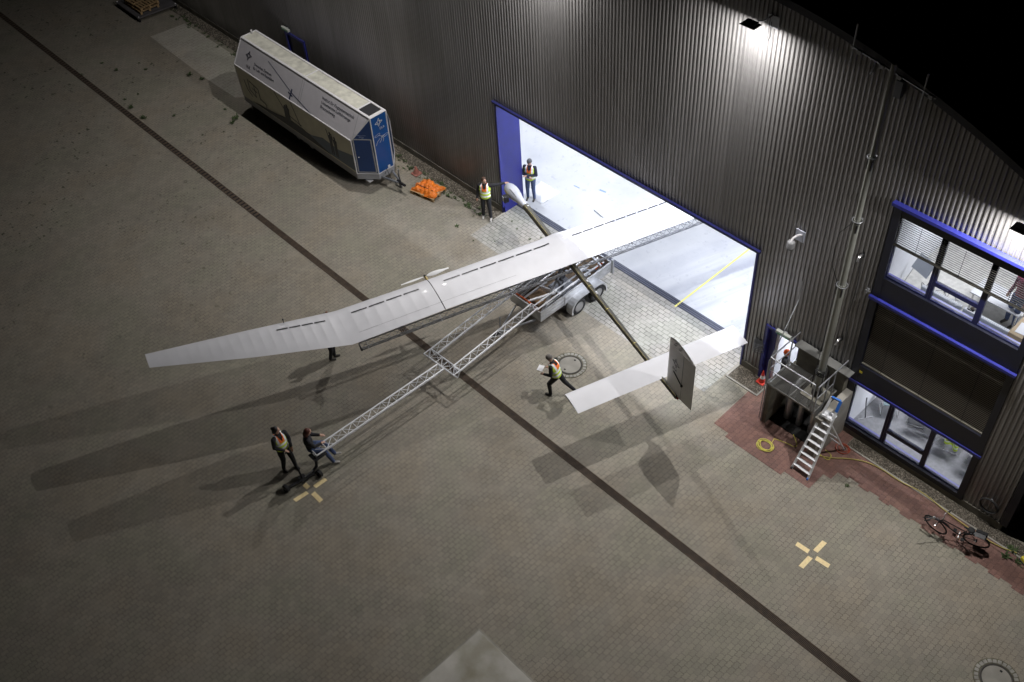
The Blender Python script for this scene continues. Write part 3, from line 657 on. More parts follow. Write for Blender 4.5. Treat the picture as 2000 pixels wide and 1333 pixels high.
text('lettering', 'DLR', .11, fin_pt(3.06, .28, 1) + SB * .022, UB, (0, 0, 1), M_dark, fin)

# ================================================================ TRUSSES
M_alu = mat('bright_aluminium', (0.80, 0.81, 0.84), 0.42, 0.25, var=0.08, vscale=9)
M_alud = mat('dull_aluminium', (0.42, 0.43, 0.45), 0.45, 0.75, var=0.15, vscale=9)
def truss(mb, a, b, w_=.29, r=.024, rb=.010, step=.36, ends=True, h=None):   # three-chord lattice, apex down
    a = V(a); b = V(b); h = h or w_ * .8; d = (b - a); L = d.length; x, y, d = frame(d)
    if y.z < 0: y = -y
    cs = [x * w_ / 2 + y * h * .4, -x * w_ / 2 + y * h * .4, -y * h * .6]
    for o_ in cs: mb.tube([a + o_, b + o_], r, 8)
    n = max(1, round(L / step))
    for f in range(3):
        p, q = cs[f], cs[(f + 1) % 3]
        for k in range(n):
            s0 = a + d * (L * k / n); s1 = a + d * (L * (k + 1) / n)
            p_, q_ = (q, p) if k % 2 else (p, q)
            mb.tube([s0 + p_, s1 + q_], rb, 5)
            if f == 0: mb.tube([s0 + p, s0 + q], rb, 5)
        if ends:
            mb.tube([a + p, a + q], r * .9, 6); mb.tube([b + p, b + q], r * .9, 6)
fk = thing('truss_frame', (-0.5, -7.0, 0.0), 'bright forked aluminium truss reaching from the silver trailer to the seated person', 'truss')
XL, XR = -1.27, -0.21
mb = MB(); truss(mb, (-.62, -7.13, .83), (-.75, -11.86, .80)); mb.build('truss_segment', M_alu, fk)
mb = MB(); truss(mb, (XL - .145, -7.00, .83), (XR + .145, -6.95, .83), step=.27); mb.build('truss_segment', M_alu, fk)
for xx in (XL, XR):
    mb = MB(); truss(mb, (xx, -6.83, .83), (xx - .02, -3.46, 1.10)); mb.build('truss_segment', M_alu, fk)
    for q in (-.1, .1):
        mb = MB(); mb.tube([(xx + q, -3.46, 1.10), (xx + q, -.9, 1.14)], .026, 8); mb.build('side_tube', M_alu, fk)
        mb = MB()
        for k in range(4): mb.tube([(xx + q, -3.1 + k * .6, 1.11), (xx + q, -3.0 + k * .6, 1.11)], .040, 8)
        mb.build('tube_clamp', M_alu, fk)
wt = thing('wing_truss', (-0.3, -2.9, 1.9), 'long grey lattice truss hanging beneath the rear edge of the wings', 'truss')
a0 = A(7.20, .42, 1.98); a1 = A(-7.3, .46, 1.98)
mb = MB(); truss(mb, a0, a1, .25, .020, .008, .27); mb.build('truss_segment', mat('grey_truss', (0.24, 0.245, 0.26), .45, .6), wt)
MB().beam(a0 - UB * .14, a0 + UB * .14, .03, .06).build('end_plate', M_fix, wt)
for s in (-7, -4.6, -2.2, 2.2, 4.6, 7):
    MB().tube([A(s, .60, 2.0), A(s, .25, 2.27)], .012, 6).build('wing_strut', M_alud, wt)

# ================================================================ SILVER BOX TRAILER
M_side = mat('galvanised_side', (0.58, 0.59, 0.61), 0.42, 0.6, var=0.2, vscale=3, bump=.15, bscale=30)
M_rub = mat('tyre_rubber', (0.022, 0.022, 0.023), 0.8)
M_rim = mat('rim_silver', (0.5, 0.5, 0.52), 0.35, 0.7)
M_ply = mat('plywood', (0.10, 0.065, 0.035), 0.7, var=0.35, vscale=5)
M_orange = mat('orange_strap', (0.70, 0.12, 0.02), 0.6)
def wheel(par, c, ax, r=.31, w_=.19, rim=.2):
    c = V(c); d = V(ax).normalized()
    rings = []; x, y, _ = frame(d); n = 28
    for (o_, rr) in [(-w_ / 2, rim), (-w_ / 2, r * .86), (-w_ * .42, r * .97), (-w_ * .2, r), (w_ * .2, r), (w_ * .42, r * .97), (w_ / 2, r * .86), (w_ / 2, rim)]:
        rings.append([c + d * o_ + (x * math.cos(2 * math.pi * k / n) + y * math.sin(2 * math.pi * k / n)) * rr for k in range(n)])
    mb = MB(); mb.loft(rings + [rings[0]], cap=False); t = mb.build('wheel', M_rub, par, smooth=True)
    rings = []
    for (o_, rr) in [(w_ * .46, rim), (w_ * .46, rim * .9), (w_ * .22, rim * .82), (w_ * .16, rim * .55), (w_ * .34, rim * .34), (w_ * .36, .02)]:
        rings.append([c + d * o_ + (x * math.cos(2 * math.pi * k / n) + y * math.sin(2 * math.pi * k / n)) * rr for k in range(n)])
    mb = MB(); mb.loft(rings, cap=True); mb.build('rim', M_rim, t, smooth=True)
    mb = MB()
    for k in range(5):
        a = 2 * math.pi * k / 5; mb.sph(c + d * w_ * .33 + (x * math.cos(a) + y * math.sin(a)) * rim * .4, .014, 6, 4)
    mb.build('wheel_bolt', M_alud, t)
bt = thing('box_trailer', (-0.72, -1.76, 0), 'silver open twin-axle box trailer loaded with metal struts under the wing', 'trailer')
x0, x1, y0, y1, zf, zt = -1.44, -0.0, -3.42, -0.08, 0.58, 0.98
MB().box((x0 + .02, y0 + .02, zf), (x1 - .02, y1 - .02, zf + .04)).build('load_floor', M_ply, bt)
for xx in (x0, x1 - .03):
    mb = MB(); mb.box((xx, y0, zf), (xx + .03, y1, zt))
    for yy in (y0 + 1.1, y0 + 2.25): mb.box((xx - .012, yy - .03, zf - .02), (xx + .042, yy + .03, zt + .01))
    for zz in (zf + .13, zf + .26): mb.box((xx - .008, y0, zz - .006), (xx + .038, y1, zz + .006))
    mb.box((xx - .01, y0, zt - .02), (xx + .04, y1, zt + .012)); mb.build('side_board', M_side, bt)
MB().box((x0 + .03, y0, zf), (x1 - .03, y0 + .03, zt)).build('front_board', M_side, bt)
MB().box((x0 + .03, y1 - .03, zf), (x1 - .03, y1, zt)).build('rear_board', M_side, bt)
mb = MB(); mb.box((x1 - .02, y1 - .02, zf - .1), (x1 + .05, y1 + .05, zt + .1)); mb.build('corner_post', M_side, bt)
mb = MB(); mb.box((x0 - .04, y1 - .02, zf - .1), (x0 + .03, y1 + .05, zt + .1)); mb.build('corner_post', M_side, bt)
mb = MB()
for xx in (x0 + .2, x1 - .25): mb.box((xx, y0 + .05, zf - .1), (xx + .06, y1 - .05, zf))
for yy in (-1.87, -.98): mb.box((x0 + .02, yy - .03, .3), (x1 - .02, yy + .03, .36))
mb.build('chassis', M_galv, bt)
for xx, sd in ((x1 + .13, 1), (x0 - .13, -1)):
    for yy in (-1.87, -.98): wheel(bt, (xx, yy, .31), (sd, 0, 0))
    pts = []   # twin fender
    for k in range(7):
        a = R_(180 + 20 - k * 18.5); pts.append((-1.87 + .40 * math.cos(a), .33 + .40 * math.sin(a)))
    pts += [(-1.80, .735), (-1.05, .735)]
    for k in range(7):
        a = R_(89 - k * 18.5); pts.append((-.98 + .40 * math.cos(a), .33 + .40 * math.sin(a)))
    mb = MB(); xa = xx - .13; xb = xx + .13
    ro = [[V((x_, p[0], p[1])) for x_ in (xa, xb)] for p in pts]
    vs = [v for r in ro for v in r]; mb.add(vs, [(2 * i, 2 * i + 1, 2 * i + 3, 2 * i + 2) for i in range(len(pts) - 1)])
    e = xb if sd > 0 else xa
    mb.add([V((e, p[0], p[1])) for p in pts] + [V((e, (p[0] + 1.425) * .93 - 1.425, p[1] - .035 if p[1] > .4 else p[1])) for p in pts], [(i, i + 1, i + 1 + len(pts), i + len(pts)) for i in range(len(pts) - 1)])
    f_ = mb.build('fender', M_side, bt, fix=False); sm = f_.modifiers.new('s', 'SOLIDIFY'); sm.thickness = .006
mb = MB(); mb.tube([(x0 + .25, y0, zf - .05), (-.72, y0 - 1.2, zf - .1)], .035, 6); mb.tube([(x1 - .25, y0, zf - .05), (-.72, y0 - 1.2, zf - .1)], .035, 6)
mb.build('drawbar', M_galv, bt)
mb = MB(); mb.cone((-.72, y0 - 1.15, zf - .1), (-.72, y0 - 1.5, zf - .1), .05, .035); mb.tube([(-.72, y0 - 1.4, zf - .05), (-.66, y0 - 1.3, zf + .12)], .018, 6); mb.build('coupling', M_fix, bt)
mb = MB(); mb.tube([(-.92, y0 - .95, .05), (-.92, y0 - .95, .85)], .025, 8); mb.tube([(-.92, y0 - .95, .85), (-.84, y0 - .95, .88)], .012, 6); mb.torus((-.92, y0 - .95, .10), (1, 0, 0), .07, .03, 16, 6); mb.build('jockey_wheel', M_alud, bt)
# load
ld = thing('lifting_rig', (-0.6, -1.8, zf + .04), 'dark metal lifting rig of struts standing in the silver trailer under the wing', 'rig')
M_rig = mat('rig_steel', (0.13, 0.135, 0.15), 0.45, 0.6, var=.2)
MB().box((-.95, -2.15, zf + .04), (-.25, -1.45, zf + .12)).build('base_plate', M_rig, ld)
mb = MB(); mb.box((-.66, -1.95, zf + .1), (-.54, -1.83, 2.02)); mb.box((-.70, -2.0, 1.1), (-.50, -1.78, 1.25)); mb.build('lifting_column', M_rig, ld)
MB().beam((-.85, -2.6, 1.98), (-.25, -1.1, 2.02), .3, .08).build('head_plate', M_rig, ld)
for a, b, w2 in [((-1.25, -3.2, .68), (-.72, -1.95, 1.65), .07), ((-.2, -3.2, .70), (-.5, -1.95, 1.55), .07), ((-1.2, -.5, .68), (-.66, -1.8, 1.5), .07), ((-.2, -.4, .7), (-.5, -1.8, 1.4), .06), ((-1.3, -2.4, .95), (-.6, -1.9, 1.9), .05)]:
    MB().beam(a, b, w2, w2).build('brace', M_alud, ld)
MB().tube([(-.45, -2.0, 1.15), (-.28, -2.25, 1.3), (-.3, -2.4, 1.6)], .05, 8).build('hydraulic_arm', M_rig, ld)
random.seed(11)
for k, (a, b) in enumerate([((-1.1, -3.1, .72), (-.95, -2.2, .9)), ((-.9, -3.2, .74), (-.35, -2.4, .95)), ((-.3, -3.0, .70), (-.2, -1.4, .95)), ((-1.3, -2.9, .66), (-1.22, -1.2, .8)), ((-.42, -1.2, .75), (-.2, -.25, .95)), ((-.7, -1.1, .72), (-.5, -.2, .92)), ((-.95, -1.2, .70), (-.85, -.3, .9)), ((-1.2, -1.2, .72), (-1.0, -.3, .98)), ((-.75, -.3, .95), (-.1, -.5, 1.0)), ((-1.0, -2.5, .9), (-.3, -2.3, .92)), ((-.3, -2.2, .8), (-.12, -1.0, 1.0))]):
    t = thing('metal_profile', a, ['silver profile lying slantwise in the trailer load, number %s from its front' % n for n in ('one',)][0], 'profile', 'metal profiles lying in the trailer')
    t['label'] = 'silver metal profile in the trailer load, ' + ['leaning long by the front left corner', 'crossing from front right to centre', 'slim one near the front right board', 'lying against the left side board', 'in the rear right corner, steep', 'in the middle of the rear half', 'short one left of the rear middle', 'along the left rear side board', 'lying crosswise at the rear board', 'lying crosswise behind the front', 'thin one beside the right side board'][k]
    if k % 3 == 0: MB().tube([a, b], .035, 8).build('tube', M_alu, t)
    else: MB().beam(a, b, .06 + .02 * (k % 2), .05).build('bar', M_alu if k % 2 else M_alud, t)
t = MB().box((-1.05, -3.0, zf + .045), (-.55, -2.45, zf + .14)).build('wooden_board', mat('worn_wood', (0.30, 0.19, 0.10), .7, var=.3, vscale=6), None, org=(-.8, -2.7, zf)); setp(t, 'brown wooden board on the trailer floor near its front', 'board')
for nm, pts, lab in [('ratchet_strap', [(-1.3, -3.36, 1.0), (-.9, -3.3, .94), (-.5, -3.34, .98), (-.15, -3.36, 1.01)], 'orange strap laid along the front board of the silver trailer'), ('ratchet_strap', [(-.5, -.3, .78), (-.3, -.42, .86), (-.2, -.35, .95), (-.25, -.6, .84), (-.4, -.5, .7)], 'orange strap heaped in the rear corner of the silver trailer')]:
    mb = MB(); mb.tube([V(p) + V((0, 0, .02)) for p in pts], .03, 6); o = mb.build('strap_band', M_orange, None, org=pts[0]); o.name = nm; setp(o, lab, 'strap')
# ================================================================ SITE TRAILER (office body)
M_tw = mat('trailer_white', (0.60, 0.58, 0.61), 0.45, var=.05, vscale=2)
M_troof = mat('dirty_roof', (0.50, 0.49, 0.42), 0.8, var=.22, vscale=4)
M_tyel = mat('trailer_yellow', (0.62, 0.60, 0.47), 0.5, var=.08)
M_tblue = mat('trailer_blue', (0.006, 0.075, 0.27), 0.35, coat=.2)
M_tdbl = mat('trailer_navy', (0.006, 0.035, 0.13), 0.35)
M_tgry = mat('trailer_grey', (0.30, 0.305, 0.32), 0.5, var=.08)
M_trim = mat('trailer_trim', (0.62, 0.61, 0.62), 0.4)
M_ink = mat('print_dark', (0.03, 0.03, 0.05), 0.5)
M_sil = mat('print_silhouette', (0.045, 0.05, 0.055), 0.5)  # dark ink of the printed figures, hut and ground
st_ = thing('site_trailer', (-14.2, -1.8, 0), 'long white faceted trailer with blue front parked against the hall wall', 'trailer')
ZR, ZB, ZL = 3.1, 2.10, 0.62; XF = -9.95; XS = -10.62; XE = -18.32; YC = -1.80; HR, HB = .36, .91
RFL = V((XF, YC - HR, ZR)); RFR = V((XF, YC + HR, ZR)); REL = V((XE, YC - HR, ZR)); RER = V((XE, YC + HR, ZR))
BFL = V((XS, YC - HB, ZB)); BFR = V((XS, YC + HB, ZB)); BEL = V((XE - .08, YC - HB, ZB)); BER = V((XE - .08, YC + HB, ZB))
LFL = V((XS, YC - HB, ZL)); LFR = V((XS, YC + HB, ZL)); LEL = V((XE - .02, YC - HB + .02, ZL)); LER = V((XE - .02, YC + HB - .02, ZL))
CFL = V((XF - .03, YC - HR, ZL)); CFR = V((XF - .03, YC + HR, ZL))
def face(name, pts, m, par=None, th=.02):
    n = (V(pts[1]) - V(pts[0])).cross(V(pts[2]) - V(pts[0])).normalized()
    ctr = sum((V(p) for p in pts), V()) / len(pts)
    if n.dot(ctr - V((-14.2, YC, 1.7))) < 0: n = -n
    return MB().prism([V(p) - n * th for p in pts], n * th).build(name, m, par or st_), n
face('roof_panel', [RFL, REL, RER, RFR], M_troof)
fu, nu = face('upper_side', [REL, RFL, BFL, BEL], M_tw); face('upper_side', [RER, RFR, BFR, BER], M_tw)
fl, nl = face('lower_side', [BEL, BFL, LFL, LEL], M_tyel); face('lower_side', [BER, BFR, LFR, LER], M_tyel)
face('front_centre', [RFL, RFR, CFR, CFL], M_tblue)
fc1, nc = face('front_chamfer', [RFL, CFL, LFL, BFL], M_tdbl); face('front_chamfer', [RFR, CFR, LFR, BFR], M_tdbl)
face('rear_wall', [REL, RER, BER, LER, LEL, BEL], M_tw)
MB().prism([LFL, CFL, CFR, LFR, LER, LEL], (0, 0, .03)).build('floor_plate', M_tgry, st_)
off = V((0, 0, -.26))
mb = MB()
for a, b in [(LEL, LFL), (LFL, CFL), (CFL, CFR), (CFR, LFR), (LFR, LER), (LER, LEL)]:
    n = (b - a).cross(V((0, 0, 1))).normalized() * .02; mb.prism([a - n, b - n, b, a], off)
mb.build('skirt', M_tgry, st_)
mb = MB()
for a, b in [(REL, RFL), (RER, RFR), (REL, RER), (RFL, RFR), (BEL, BFL), (BER, BFR), (RFL, BFL), (RFR, BFR), (RFL, CFL), (RFR, CFR), (BFL, LFL), (BFR, LFR), (REL, BEL), (RER, BER), (BEL, LEL)]:
    mb.tube([a, b], .026, 6)
for a, b in [(LFL, CFL), (CFL, CFR), (CFR, LFR)]: mb.tube([a, b], .02, 6)
mb.tube([V((XE + 4.35, YC - HR, ZR + .01)), V((XE + 4.35, YC + HR, ZR + .01))], .025, 6); mb.beam((XF - .80, YC - HR, ZR + .01), (XF - .80, YC + HR, ZR + .01), .08, .02)
mb.beam((XF - .06, YC - HR, ZR + .01), (XF - .06, YC + HR, ZR + .01), .12, .02); mb.beam((XE, YC - HR + .03, ZR + .015), (XF, YC - HR + .03, ZR + .015), .07, .02); mb.beam((XE, YC + HR - .03, ZR + .015), (XF, YC + HR - .03, ZR + .015), .07, .02)
mb.build('edge_trim', M_trim, st_, smooth=True)
MB().box((XF - .73, YC - HR + .09, ZR + .005), (XF - .15, YC + HR - .09, ZR + .03)).build('roof_hatch', M_dark, st_)
MB().cone((XE + .1, YC + .1, ZR), (XE + .1, YC + .1, ZR + .16), .03, .04).build('roof_vent', M_trim, st_)
# door in the left chamfer
def cpt(u, z):   # point on the chamfer facing the yard, u from outer edge to the centre edge
    a = LFL.lerp(CFL, u); t = (z - ZL); b0 = V((a.x, a.y, z)); return b0 + nc * .012
mb = MB()
q = [cpt(.10, .70), cpt(.92, .70), cpt(.90, 2.18), cpt(.10, 2.18)]
for a, b in zip(q, q[1:] + q[:1]): mb.beam(a, b, .045, .02, up=nc)
dd = MB().prism([cpt(.14, .72), cpt(.88, .72), cpt(.86, 2.14), cpt(.14, 2.14)], nc * .006).build('door', M_tdbl, st_); mb.build('door_frame', M_tgry, dd)
MB().sph(cpt(.24, 1.4) + nc * .03, .022, 8, 6).build('door_handle', M_trim, dd)
# outer panel seams
xu = V((1, 0, 0)); du = (BEL - REL).normalized()
def up(x, t): a = V((x, RFL.y, RFL.z)); b = V((x, BFL.y, BFL.z)); return a.lerp(b, t) + nu * .004
mb = MB()
for x in (XE + 4.3, XE + 4.42, XS + .05): mb.beam(up(x, .03), up(x, .97), .012, .004, up=nu)
mb.beam(up(XS + .05, .97), V((XF - .05, RFL.y, RFL.z)) + nu * .004, .012, .004, up=nu); mb.build('panel_seam', M_tgry, fu)
# printing on the upper side
yd = (REL - BEL); yd = (V((0, RFL.y, RFL.z)) - V((0, BFL.y, BFL.z))).normalized()
mb = MB(); emblem(mb, up(XE + .75, .42), xu, yd, .19, .024, .004); mb.build('emblem', M_ink, fu)
text('lettering', 'DLR', .16, up(XE + .70, .84), xu, yd, M_ink, fu)
text('lettering', 'Deutsches Zentrum\nfür Luft- und Raumfahrt', .15, up(XE + 1.18, .62), xu, yd, M_ink, fu)
text('lettering', 'Institut für Flugsystemtechnik\nUnbemannte Luftfahrzeuge\nBraunschweig', .165, up(-12.70, .30), xu, yd, M_ink, fu)
# printing on the lower side: dark figures against a pale ground, blue hills to the right
def lo(x, z): return V((x, YC - HB - .003, z))
def deco(name, pts, m, d=.0): return MB().prism([lo(x, z) - V((0, d, 0)) for x, z in pts], (0, -.003, 0)).build(name, m, fl)
deco('printed_hill', [(-15.6, .70), (XS - .05, .70), (XS - .05, 1.42), (-11.6, 1.22), (-12.6, 1.28), (-13.4, 1.02), (-14.4, .95)], mat('print_blue', (0.13, 0.17, 0.22), .5))
deco('printed_ground', [(-17.6, .68), (-12.2, .68), (-13.4, .95), (-14.0, 1.05), (-14.9, 1.08), (-15.8, .9)], M_sil, .003)
def figure(x, z, h, arm=1, name='printed_figure'):
    f = h / 1.7
    deco(name, [(x - .14 * f, z), (x - .04 * f, z), (x, z + .7 * f), (x + .05 * f, z), (x + .15 * f, z), (x + .14 * f, z + .8 * f), (x + .20 * f, z + 1.35 * f), (x + .07 * f, z + 1.42 * f), (x + .10 * f, z + 1.56 * f), (x + .05 * f, z + 1.68 * f), (x - .05 * f, z + 1.68 * f), (x - .09 * f, z + 1.56 * f), (x - .06 * f, z + 1.42 * f), (x - .20 * f, z + 1.36 * f), (x - (.30 if arm else .22) * f, z + (1.78 if arm else .8) * f), (x - (.36 if arm else .16) * f, z + (1.76 if arm else .8) * f), (x - .16 * f, z + .85 * f)], M_sil, .006)
figure(-11.75, .80, .95); figure(-12.02, .80, 1.05); figure(-14.85, .85, .95, 0); 
deco('printed_hut', [(-15.15, .95), (-14.75, .95), (-14.8, 1.55), (-14.95, 1.72), (-15.1, 1.6)], M_sil, .009)
mb = MB()
for a, b in [((-15.6, 2.02), (-14.9, 1.2)), ((-14.5, 2.05), (-14.1, 1.1)), ((-15.0, 1.3), (-14.0, 1.15)), ((-17.6, 1.75), (-17.6, 1.25)), ((-17.6, 1.25), (-17.2, 1.05)), ((-17.2, 1.05), (-17.2, 1.6)), ((-17.5, 1.7), (-16.9, 1.55)), ((-16.9, 1.55), (-16.9, 1.05)), ((-17.35, 1.4), (-17.05, 1.32)), ((-16.9, 1.1), (-16.5, 1.0)), ((-16.5, 1.0), (-16.55, .82)), ((-17.9, 1.6), (-17.8, 1.2)), ((-17.8, 1.2), (-17.5, .95))]:
    mb.beam(lo(*a) - V((0, .004, 0)), lo(*b) - V((0, .004, 0)), .03, .004, up=V((0, 1, 0)))
mb.build('printed_frame', M_ink, fl)
# model aircraft outline drawn across both faces
mb = MB(); q = up(-14.55, .80)
mb.beam(up(-16.3, .20), up(-14.5, .72), .022, .004, up=nu); mb.beam(up(-14.5, .72), up(-13.05, 1.0), .03, .004, up=nu); mb.beam(up(-14.52, .60), up(-14.55, 1.0), .07, .004, up=nu); mb.beam(up(-14.7, .76), up(-14.4, .82), .05, .004, up=nu); mb.build('printed_aeroplane', mat('print_navy', (0.02, 0.03, 0.08), .5), fu)
# printing on the blue front
def fp(y, z): return V((XF + .008 - .03 * (ZR - z) / (ZR - ZL), YC + y, z))
mb = MB(); emblem(mb, fp(-.02, 2.78), (0, 1, 0), (0, 0, 1), .17, .022, .004); em = mb.build('emblem', M_trim, st_)
text('lettering', 'DLR', .13, fp(-.02, 2.46), (0, 1, 0), (0, 0, 1), M_trim, st_)
mb = MB(); PP = lambda y, z: fp(y, z) + V((.004, 0, 0))
for k in range(2):   # outline drawing of a multi-rotor craft
    cy, cz = (-.16, 2.27) if k == 0 else (.2, 2.12)
    L_ = [PP(cy + .13 * math.cos(a), cz + .05 * math.sin(a + .5)) for a in [2 * math.pi * j / 14 for j in range(15)]]
    for a, b in zip(L_[:-1], L_[1:]): mb.beam(a, b, .010, .003, up=V((1, 0, 0)))
for a, b in [((-.1, 2.24), (.02, 2.16)), ((.02, 2.16), (.16, 2.14)), ((.02, 2.16), (.0, 2.02)), ((.0, 2.02), (-.1, 1.92)), ((.02, 2.16), (.1, 2.02)), ((-.05, 2.1), (-.2, 2.0)), ((-.2, 2.0), (-.28, 1.86)), ((.1, 2.02), (.05, 1.9))]:
    mb.beam(PP(*a), PP(*b), .014, .003, up=V((1, 0, 0)))
mb.build('printed_drone', M_trim, st_)
mb = MB()
for a, b in [((.18, 2.40), (.45, 2.34)), ((.45, 2.34), (.85, 2.36)), ((.4, 2.28), (.62, 2.27)), ((.5, 2.22), (.58, 2.22))]: mb.beam(cpt(*a), cpt(*b), .012, .003, up=nc)
mb.build('printed_helicopter', mat('print_pale', (0.3, 0.35, 0.5), .5), st_)
MB().box((XF - .02, YC + .08, ZL + .05), (XF + .012, YC + .18, ZL + .15)).build('number_plate', M_trim, st_)
for (x) in (-14.75, -13.85):
    for y, s in ((YC - .70, -1), (YC + .70, 1)): wheel(st_, (x, y, .31), (0, s, 0))
mb = MB(); mb.tube([(XF - .3, YC - .33, .42), (XF + .75, YC - .03, .42)], .045, 6); mb.tube([(XF - .3, YC + .33, .42), (XF + .75, YC + .03, .42)], .045, 6); mb.build('drawbar', M_galv, st_)
mb = MB(); mb.cone((XF + .6, YC, .42), (XF + 1.05, YC, .42), .07, .05); mb.tube([(XF + .8, YC, .48), (XF + .62, YC + .05, .75)], .022, 6); mb.build('coupling', M_fix, st_)
mb = MB(); mb.tube([(XF + .55, YC + .14, .08), (XF + .55, YC + .14, .85)], .03, 8); mb.torus((XF + .55, YC + .14, .10), (0, 1, 0), .07, .035, 16, 6); mb.build('jockey_wheel', M_galv, st_)
mb = MB(); mb.tube([(XF + .0, YC - .1, .5), (XF + .25, YC - .16, .9), (XF + .3, YC - .1, .5), (XF + .8, YC - .1, .3)], .012, 5); mb.build('brake_cable', M_fix, st_)
mb = MB()
for k in range(6): mb.box((XS + .16 + k * .045, YC - HB + .22, .27), (XS + .19 + k * .045, YC - HB + .40, .29))
mb.build('step_grate', M_trim, st_)
for x in (XE + .3,):
    MB().tube([(x, YC - HB + .1, .03), (x, YC - HB + .1, .6)], .03, 8).build('corner_leg', M_galv, st_)

# ================================================================ ON THE WALL
t = thing('dome_camera', (6.62, 0, 6.0), 'white dome surveillance camera on a bracket beside the door', 'camera')
MB().box((6.52, -.06, 5.86), (6.80, -.036, 6.22)).build('mounting_plate', mat('plate_blue_white', (0.42, 0.44, 0.52), .4), t)
MB().tube([(6.70, -.06, 6.10), (6.68, -.25, 6.18), (6.68, -.42, 6.20), (6.68, -.48, 6.14)], .03, 8).build('arm', M_trim, t, smooth=True)
mb = MB(); mb.tube([(6.68, -.48, 6.15), (6.68, -.48, 6.12), (6.68, -.48, 6.10), (6.68, -.48, 5.92)], [.05, .09, .105, .105], 18); mb.build('housing', mat('camera_grey', (.25, .25, .26), .45), t, smooth=True)
mb = MB(); mb.sph((6.68, -.48, 5.92), (.09, .09, .10), 16, 10); mb.build('dome', M_dark, t, smooth=True)
def gooseneck(x, z, label):
    t = thing('vent_pipe', (x, 0, z), label, 'pipe', 'bent steel pipes on the cladding')
    MB().disc((x, -.045, z), (0, 1, 0), .075, .02, 20).build('flange', M_fix, t)
    MB().tube([(x, -.04, z), (x, -.12, z + .01), (x, -.19, z - .03), (x, -.21, z - .11)], .035, 10).build('elbow', mat('polished_steel', (.6, .6, .6), .25, .9), t, smooth=True)
gooseneck(8.48, 6.45, 'upper bent steel pipe right of the mast')
gooseneck(8.45, 3.35, 'lower bent steel pipe right of the mast above the platform')
t = thing('wall_tap', (8.94, 0, 5.5), 'small silver clamp fitting on the cladding left of the office windows', 'fitting')
mb = MB(); mb.tube([(8.9, -.04, 5.55), (8.9, -.14, 5.55)], .02, 6); mb.tube([(8.84, -.13, 5.55), (8.98, -.13, 5.55)], .015, 6); mb.tube([(8.9, -.12, 5.62), (8.9, -.12, 5.45)], .02, 6); mb.build('fitting_body', M_galv, t)
t = thing('wall_basket', (6.0, 0, 1.3), 'grey half-round wire basket hung on the cladding by the side door', 'basket')
mb = MB()
for k in range(5):
    z = 1.12 + k * .085; pts = [(6.0 + .17 * math.cos(a), -.04 - .17 * math.sin(a), z) for a in [math.pi * j / 8 for j in range(9)]]; mb.tube(pts, .010, 5)
for j in range(1, 8):
    a = math.pi * j / 8; mb.tube([(6.0 + .17 * math.cos(a), -.04 - .17 * math.sin(a), 1.12), (6.0 + .17 * math.cos(a), -.04 - .17 * math.sin(a), 1.48)], .008, 5)
mb.build('wire_cage', M_rig, t)
MB().box((5.83, -.042, 1.1), (6.17, -.036, 1.5)).build('back_plate', M_rig, t)
t = thing('hose_reel', (13.7, 0, .75), 'coil of dark hose hanging on the cladding near the building corner', 'hose')
mb = MB()
for k in range(5): mb.torus((13.7 + random.uniform(-.015, .015), -.07 - .012 * k, .72 + random.uniform(-.015, .015)), (0, 1, 0), .235 + .012 * (k % 3), .014, 36, 6)
mb.build('hose_coil', M_rub, t, smooth=True); MB().box((13.67, -.10, .93), (13.73, -.04, .97)).build('hook', M_galv, t)
for (x, z, y, lab) in [(6.80, 2.42, -.16, 'grey box lamp over the lit side door'), (-18.25, 2.62, -.16, 'grey box lamp over the far blue door')]:
    t = thing('door_lamp', (x, 0, z), lab, 'lamp', 'box lamps over the doors')
    MB().box((x - .26, y - .05, z - .05), (x + .26, y + .06, z + .06)).build('lamp_body', mat('lamp_grey', (0.40, 0.42, 0.38), .45), t, bevel=.015)
    MB().box((x - .06, -.12, z - .03), (x + .06, -.036, z + .03)).build('wall_arm', M_galv, t)
    MB().box((x - .22, y - .055, z - .05), (x + .22, y - .051, z + .0)).build('lamp_diffuser', mat('green_sign', (0.10, 0.30, 0.16), .5), t)
# roof edge antenna rig
t = thing('roof_antenna', (8.2, 0, 11.9), 'scaffold tube with two upright rods clamped along the curved roof edge', 'antenna')
mb = MB(); P1 = V((7.15, -.25, 12.02)); P2 = V((9.35, -.25, 11.62)); mb.tube([P1, P2], .022, 8); mb.build('cross_tube', M_galv, t)
for x, h, z in ((7.2, .95, 11.62), (9.05, .85, 11.25)): MB().tube([(x, -.25, z), (x, -.25, z + h)], .022, 8).build('rod', M_galv, t)
for x in (7.4, 8.0, 8.45, 9.25):
    z = 12.02 - (x - 7.15) * .182; mb = MB(); mb.beam((x - .05, -.30, z), (x + .05, -.30, z), .07, .09); mb.tube([(x, -.27, z), (x, -.10, z - .12)], .02, 6); mb.build('clamp', M_galv, t)
MB().tube([(7.75, -.14, 11.85), (7.72, -.14, 11.55), (7.66, -.10, 11.45)], .03, 6).build('bracket', M_rig, t)
MB().box((8.35, -.2, 11.2), (8.52, -.05, 11.62)).build('junction_box', M_rig, t)

